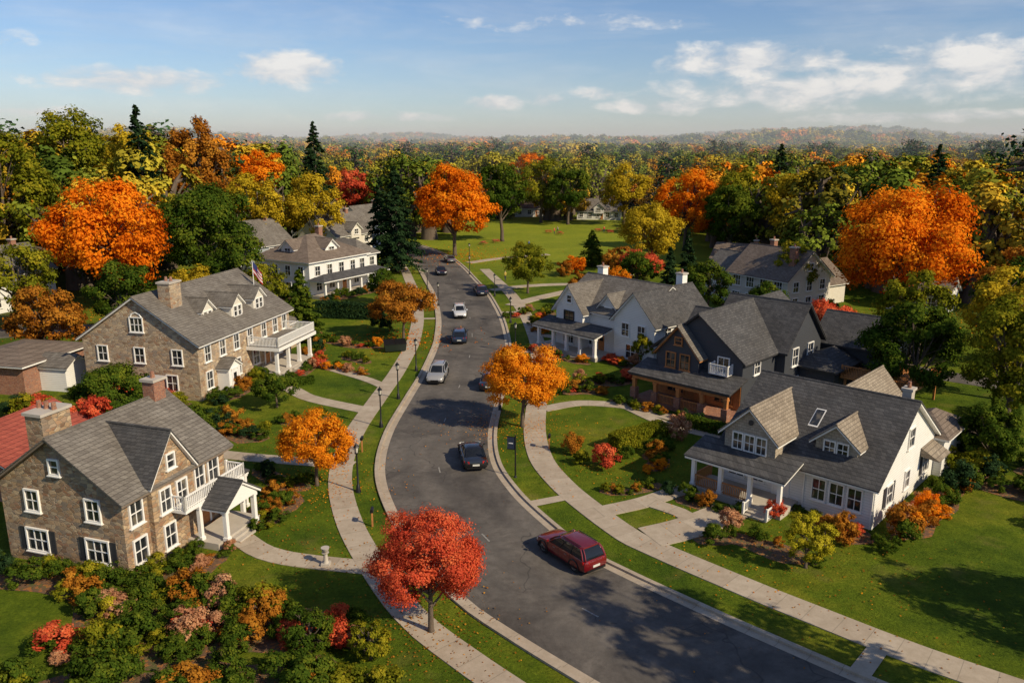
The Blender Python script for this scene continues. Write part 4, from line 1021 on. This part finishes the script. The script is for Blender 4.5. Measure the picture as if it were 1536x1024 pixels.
redp=M_plain('red_paint',(.5,.03,.02),.5)
def picnic(x,y,r):
    e=empty('picnic_table',(x,y,0),r); b=MB(); b.box(-.9,.9,-.4,.4,.72,.78,redp)
    for s in (-1,1):
        b.box(-.9,.9,s*.75-.13,s*.75+.13,.42,.47,redp)
        b.beam((s*.65,-.75,0.02),(s*.65,.3,.72),.04,wood); b.beam((s*.65,.75,0.02),(s*.65,-.3,.72),.04,wood); b.beam((s*.62,-.8,.4),(s*.62,.8,.4),.035,wood)
    b.obj('table',e)
for x,y,r in ((10,222,.3),(13,218,1.2),(24,226,.5),(27,222,.2),(30,228,1),(-4,200,.4),(-7,196,1.1)): picnic(x,y,r)
def person(x,y,rot,shirt,pants):
    me=bpy.data.meshes.new('person'); J=[(0,0,.95),(0,0,1.15),(0,0,1.42),(0,0,1.52),(0,.02,1.66),(0,.02,1.74),
      (.20,0,1.40),(.26,.05,1.12),(.25,.2,.92),(-.20,0,1.40),(-.26,-.05,1.12),(-.25,.05,.88),
      (.10,0,.90),(.12,.15,.50),(.12,.12,.08),(.12,.28,.05),(-.10,0,.90),(-.12,-.08,.50),(-.12,-.28,.10),(-.12,-.14,.05)]
    E=[(0,1),(1,2),(2,3),(3,4),(4,5),(2,6),(6,7),(7,8),(2,9),(9,10),(10,11),(0,12),(12,13),(13,14),(14,15),(0,16),(16,17),(17,18),(18,19)]
    R=[.14,.13,.15,.06,.10,.08,.07,.05,.035,.07,.05,.035,.09,.065,.045,.04,.09,.065,.045,.04]
    me.from_pydata(J,E,[]); o=bpy.data.objects.new('person',me); col.objects.link(o); o.location=(x,y,0); o.rotation_euler=(0,0,rot)
    m,nt,out=new_mat('clothing'); co=objco(nt); s=N(nt,'ShaderNodeSeparateXYZ'); L(nt,co,s.inputs[0])
    skin=(.5,.3,.2); c=mixc(nt,mathn(nt,'GREATER_THAN',s.outputs[2],.93),pants,shirt); c=mixc(nt,mathn(nt,'GREATER_THAN',s.outputs[2],1.5),c,skin); c=mixc(nt,mathn(nt,'GREATER_THAN',s.outputs[2],1.72),c,(.05,.03,.02))
    principled(nt,out,c,.8); me.materials.append(m)
    md=o.modifiers.new('skin','SKIN'); md.use_smooth_shade=True
    for i,r in enumerate(R): me.skin_vertices[0].data[i].radius=(r,r)
    me.skin_vertices[0].data[0].use_root=True
    sb=o.modifiers.new('sub','SUBSURF'); sb.levels=1; sb.render_levels=1
for a in ((11.5,219,1,(.6,.04,.03),(.03,.04,.08)),(12.6,223,2,(.5,.5,.5),(.05,.04,.04)),(25.5,223.5,0,(.55,.05,.03),(.04,.05,.1)),(4,190,4,(.05,.1,.3),(.1,.09,.08)),(-1.2,143,.5,(.4,.3,.05),(.03,.03,.05))): person(*a)
# ------------------------------------------------------------ light, sky, haze, camera
sd=Vector((.83,-.56,0)).normalized(); el=rad(35); sdir=Vector((sd.x*math.cos(el),sd.y*math.cos(el),math.sin(el)))
ld=bpy.data.lights.new('sun','SUN'); ld.energy=5.0; ld.angle=rad(.5); ld.color=(1,.85,.60); lo=bpy.data.objects.new('sun',ld); col.objects.link(lo)
lo.rotation_euler=(-sdir).to_track_quat('-Z','Y').to_euler(); lo.location=(60,-40,80)
w=bpy.data.worlds.new('World'); scene.world=w; w.use_nodes=True; nt=w.node_tree; nt.nodes.clear()
wo=nt.nodes.new('ShaderNodeOutputWorld'); sky=nt.nodes.new('ShaderNodeTexSky'); sky.sky_type='NISHITA'; sky.sun_disc=False; sky.sun_elevation=el; sky.sun_rotation=math.atan2(sd.x,sd.y)
sky.altitude=200; sky.air_density=1.0; sky.dust_density=.3; sky.ozone_density=2.0
tint=mixc(nt,1.0,sky.outputs[0],(.84,.93,1.12),'MULTIPLY')
bg=nt.nodes.new('ShaderNodeBackground'); bg.inputs[1].default_value=.095; L(nt,tint,bg.inputs[0])
tc_=nt.nodes.new('ShaderNodeTexCoord'); s=nt.nodes.new('ShaderNodeSeparateXYZ'); L(nt,tc_.outputs['Generated'],s.inputs[0])
az=mathn(nt,'ARCTAN2',s.outputs[0],s.outputs[1]); z=s.outputs[2]
cb=nt.nodes.new('ShaderNodeCombineXYZ'); L(nt,az,cb.inputs[0]); L(nt,mathn(nt,'MULTIPLY',z,2.2),cb.inputs[1])
nz=noise(nt,cb.outputs[0],17,10,.60,.2); nz2=noise(nt,mapping(nt,cb.outputs[0],(1,3.0,1)),3.2,8,.62,.3)
tot=None
for (a,c0,sa,sc2,amp) in ((-.26,.082,.095,.029,1.05),(-.42,.066,.14,.022,1),(-.58,.10,.09,.02,.8),(-.02,.047,.055,.014,1),(.04,.050,.04,.012,.9),(.10,.057,.05,.012,.8),(.33,.058,.24,.034,.95),(.28,.090,.18,.030,1),(.50,.078,.22,.040,1),(.18,.042,.12,.014,.9),(.62,.11,.12,.03,.8),(-.7,.06,.1,.02,.8),(.05,.135,.25,.015,.6),(-.15,.030,.14,.009,.8),(.45,.028,.2,.010,.85),(-.5,.032,.12,.009,.8)):
    dx=mathn(nt,'DIVIDE',mathn(nt,'SUBTRACT',az,a),sa); dz=mathn(nt,'DIVIDE',mathn(nt,'SUBTRACT',z,c0),sc2)
    g=mathn(nt,'MULTIPLY',mathn(nt,'SUBTRACT',1,mathn(nt,'ADD',mathn(nt,'MULTIPLY',dx,dx),mathn(nt,'MULTIPLY',dz,dz)),True),amp)
    tot=g if tot is None else mathn(nt,'MAXIMUM',tot,g)
mask=mathn(nt,'MULTIPLY',mathn(nt,'SUBTRACT',mathn(nt,'ADD',mathn(nt,'MULTIPLY',tot,.6),mathn(nt,'MULTIPLY',nz,1.5)),1.00),2.8,True)
mask=mathn(nt,'MULTIPLY',mask,mathn(nt,'MULTIPLY',tot,3.5,True))
wisp=mathn(nt,'MULTIPLY',mathn(nt,'SUBTRACT',nz2,.45),1.9,True)
mask=mathn(nt,'MAXIMUM',mathn(nt,'MULTIPLY',mask,.9),mathn(nt,'MULTIPLY',wisp,.6),True)
bc=nt.nodes.new('ShaderNodeBackground'); L(nt,ramp(nt,nz,[(.4,(.70,.72,.76)),(.62,(1.0,.97,.93))]),bc.inputs[0]); bc.inputs[1].default_value=.9
mx=nt.nodes.new('ShaderNodeMixShader'); L(nt,mask,mx.inputs[0]); L(nt,bg.outputs[0],mx.inputs[1]); L(nt,bc.outputs[0],mx.inputs[2]); L(nt,mx.outputs[0],wo.inputs[0])
hz=MB(); hm=bpy.data.materials.new('haze'); hm.use_nodes=True; nt=hm.node_tree; nt.nodes.clear(); o_=nt.nodes.new('ShaderNodeOutputMaterial'); vs=nt.nodes.new('ShaderNodeVolumeScatter'); vs.inputs['Density'].default_value=.00052; vs.inputs['Color'].default_value=(.88,.95,1,1); L(nt,vs.outputs[0],o_.inputs['Volume'])
hz.box(-3600,3600,240,3300,-40,62,hm); hz.obj('atmospheric_haze')
cam=bpy.data.cameras.new('camera'); cam.sensor_width=36; cam.lens=28.24; cam.clip_end=20000; cam.clip_start=.5
co_=bpy.data.objects.new('camera',cam); col.objects.link(co_); co_.location=(0,0,24); co_.rotation_euler=(rad(90-13.85),0,0); scene.camera=co_
scene.view_settings.view_transform='Standard'; scene.view_settings.look='None'; scene.view_settings.exposure=0
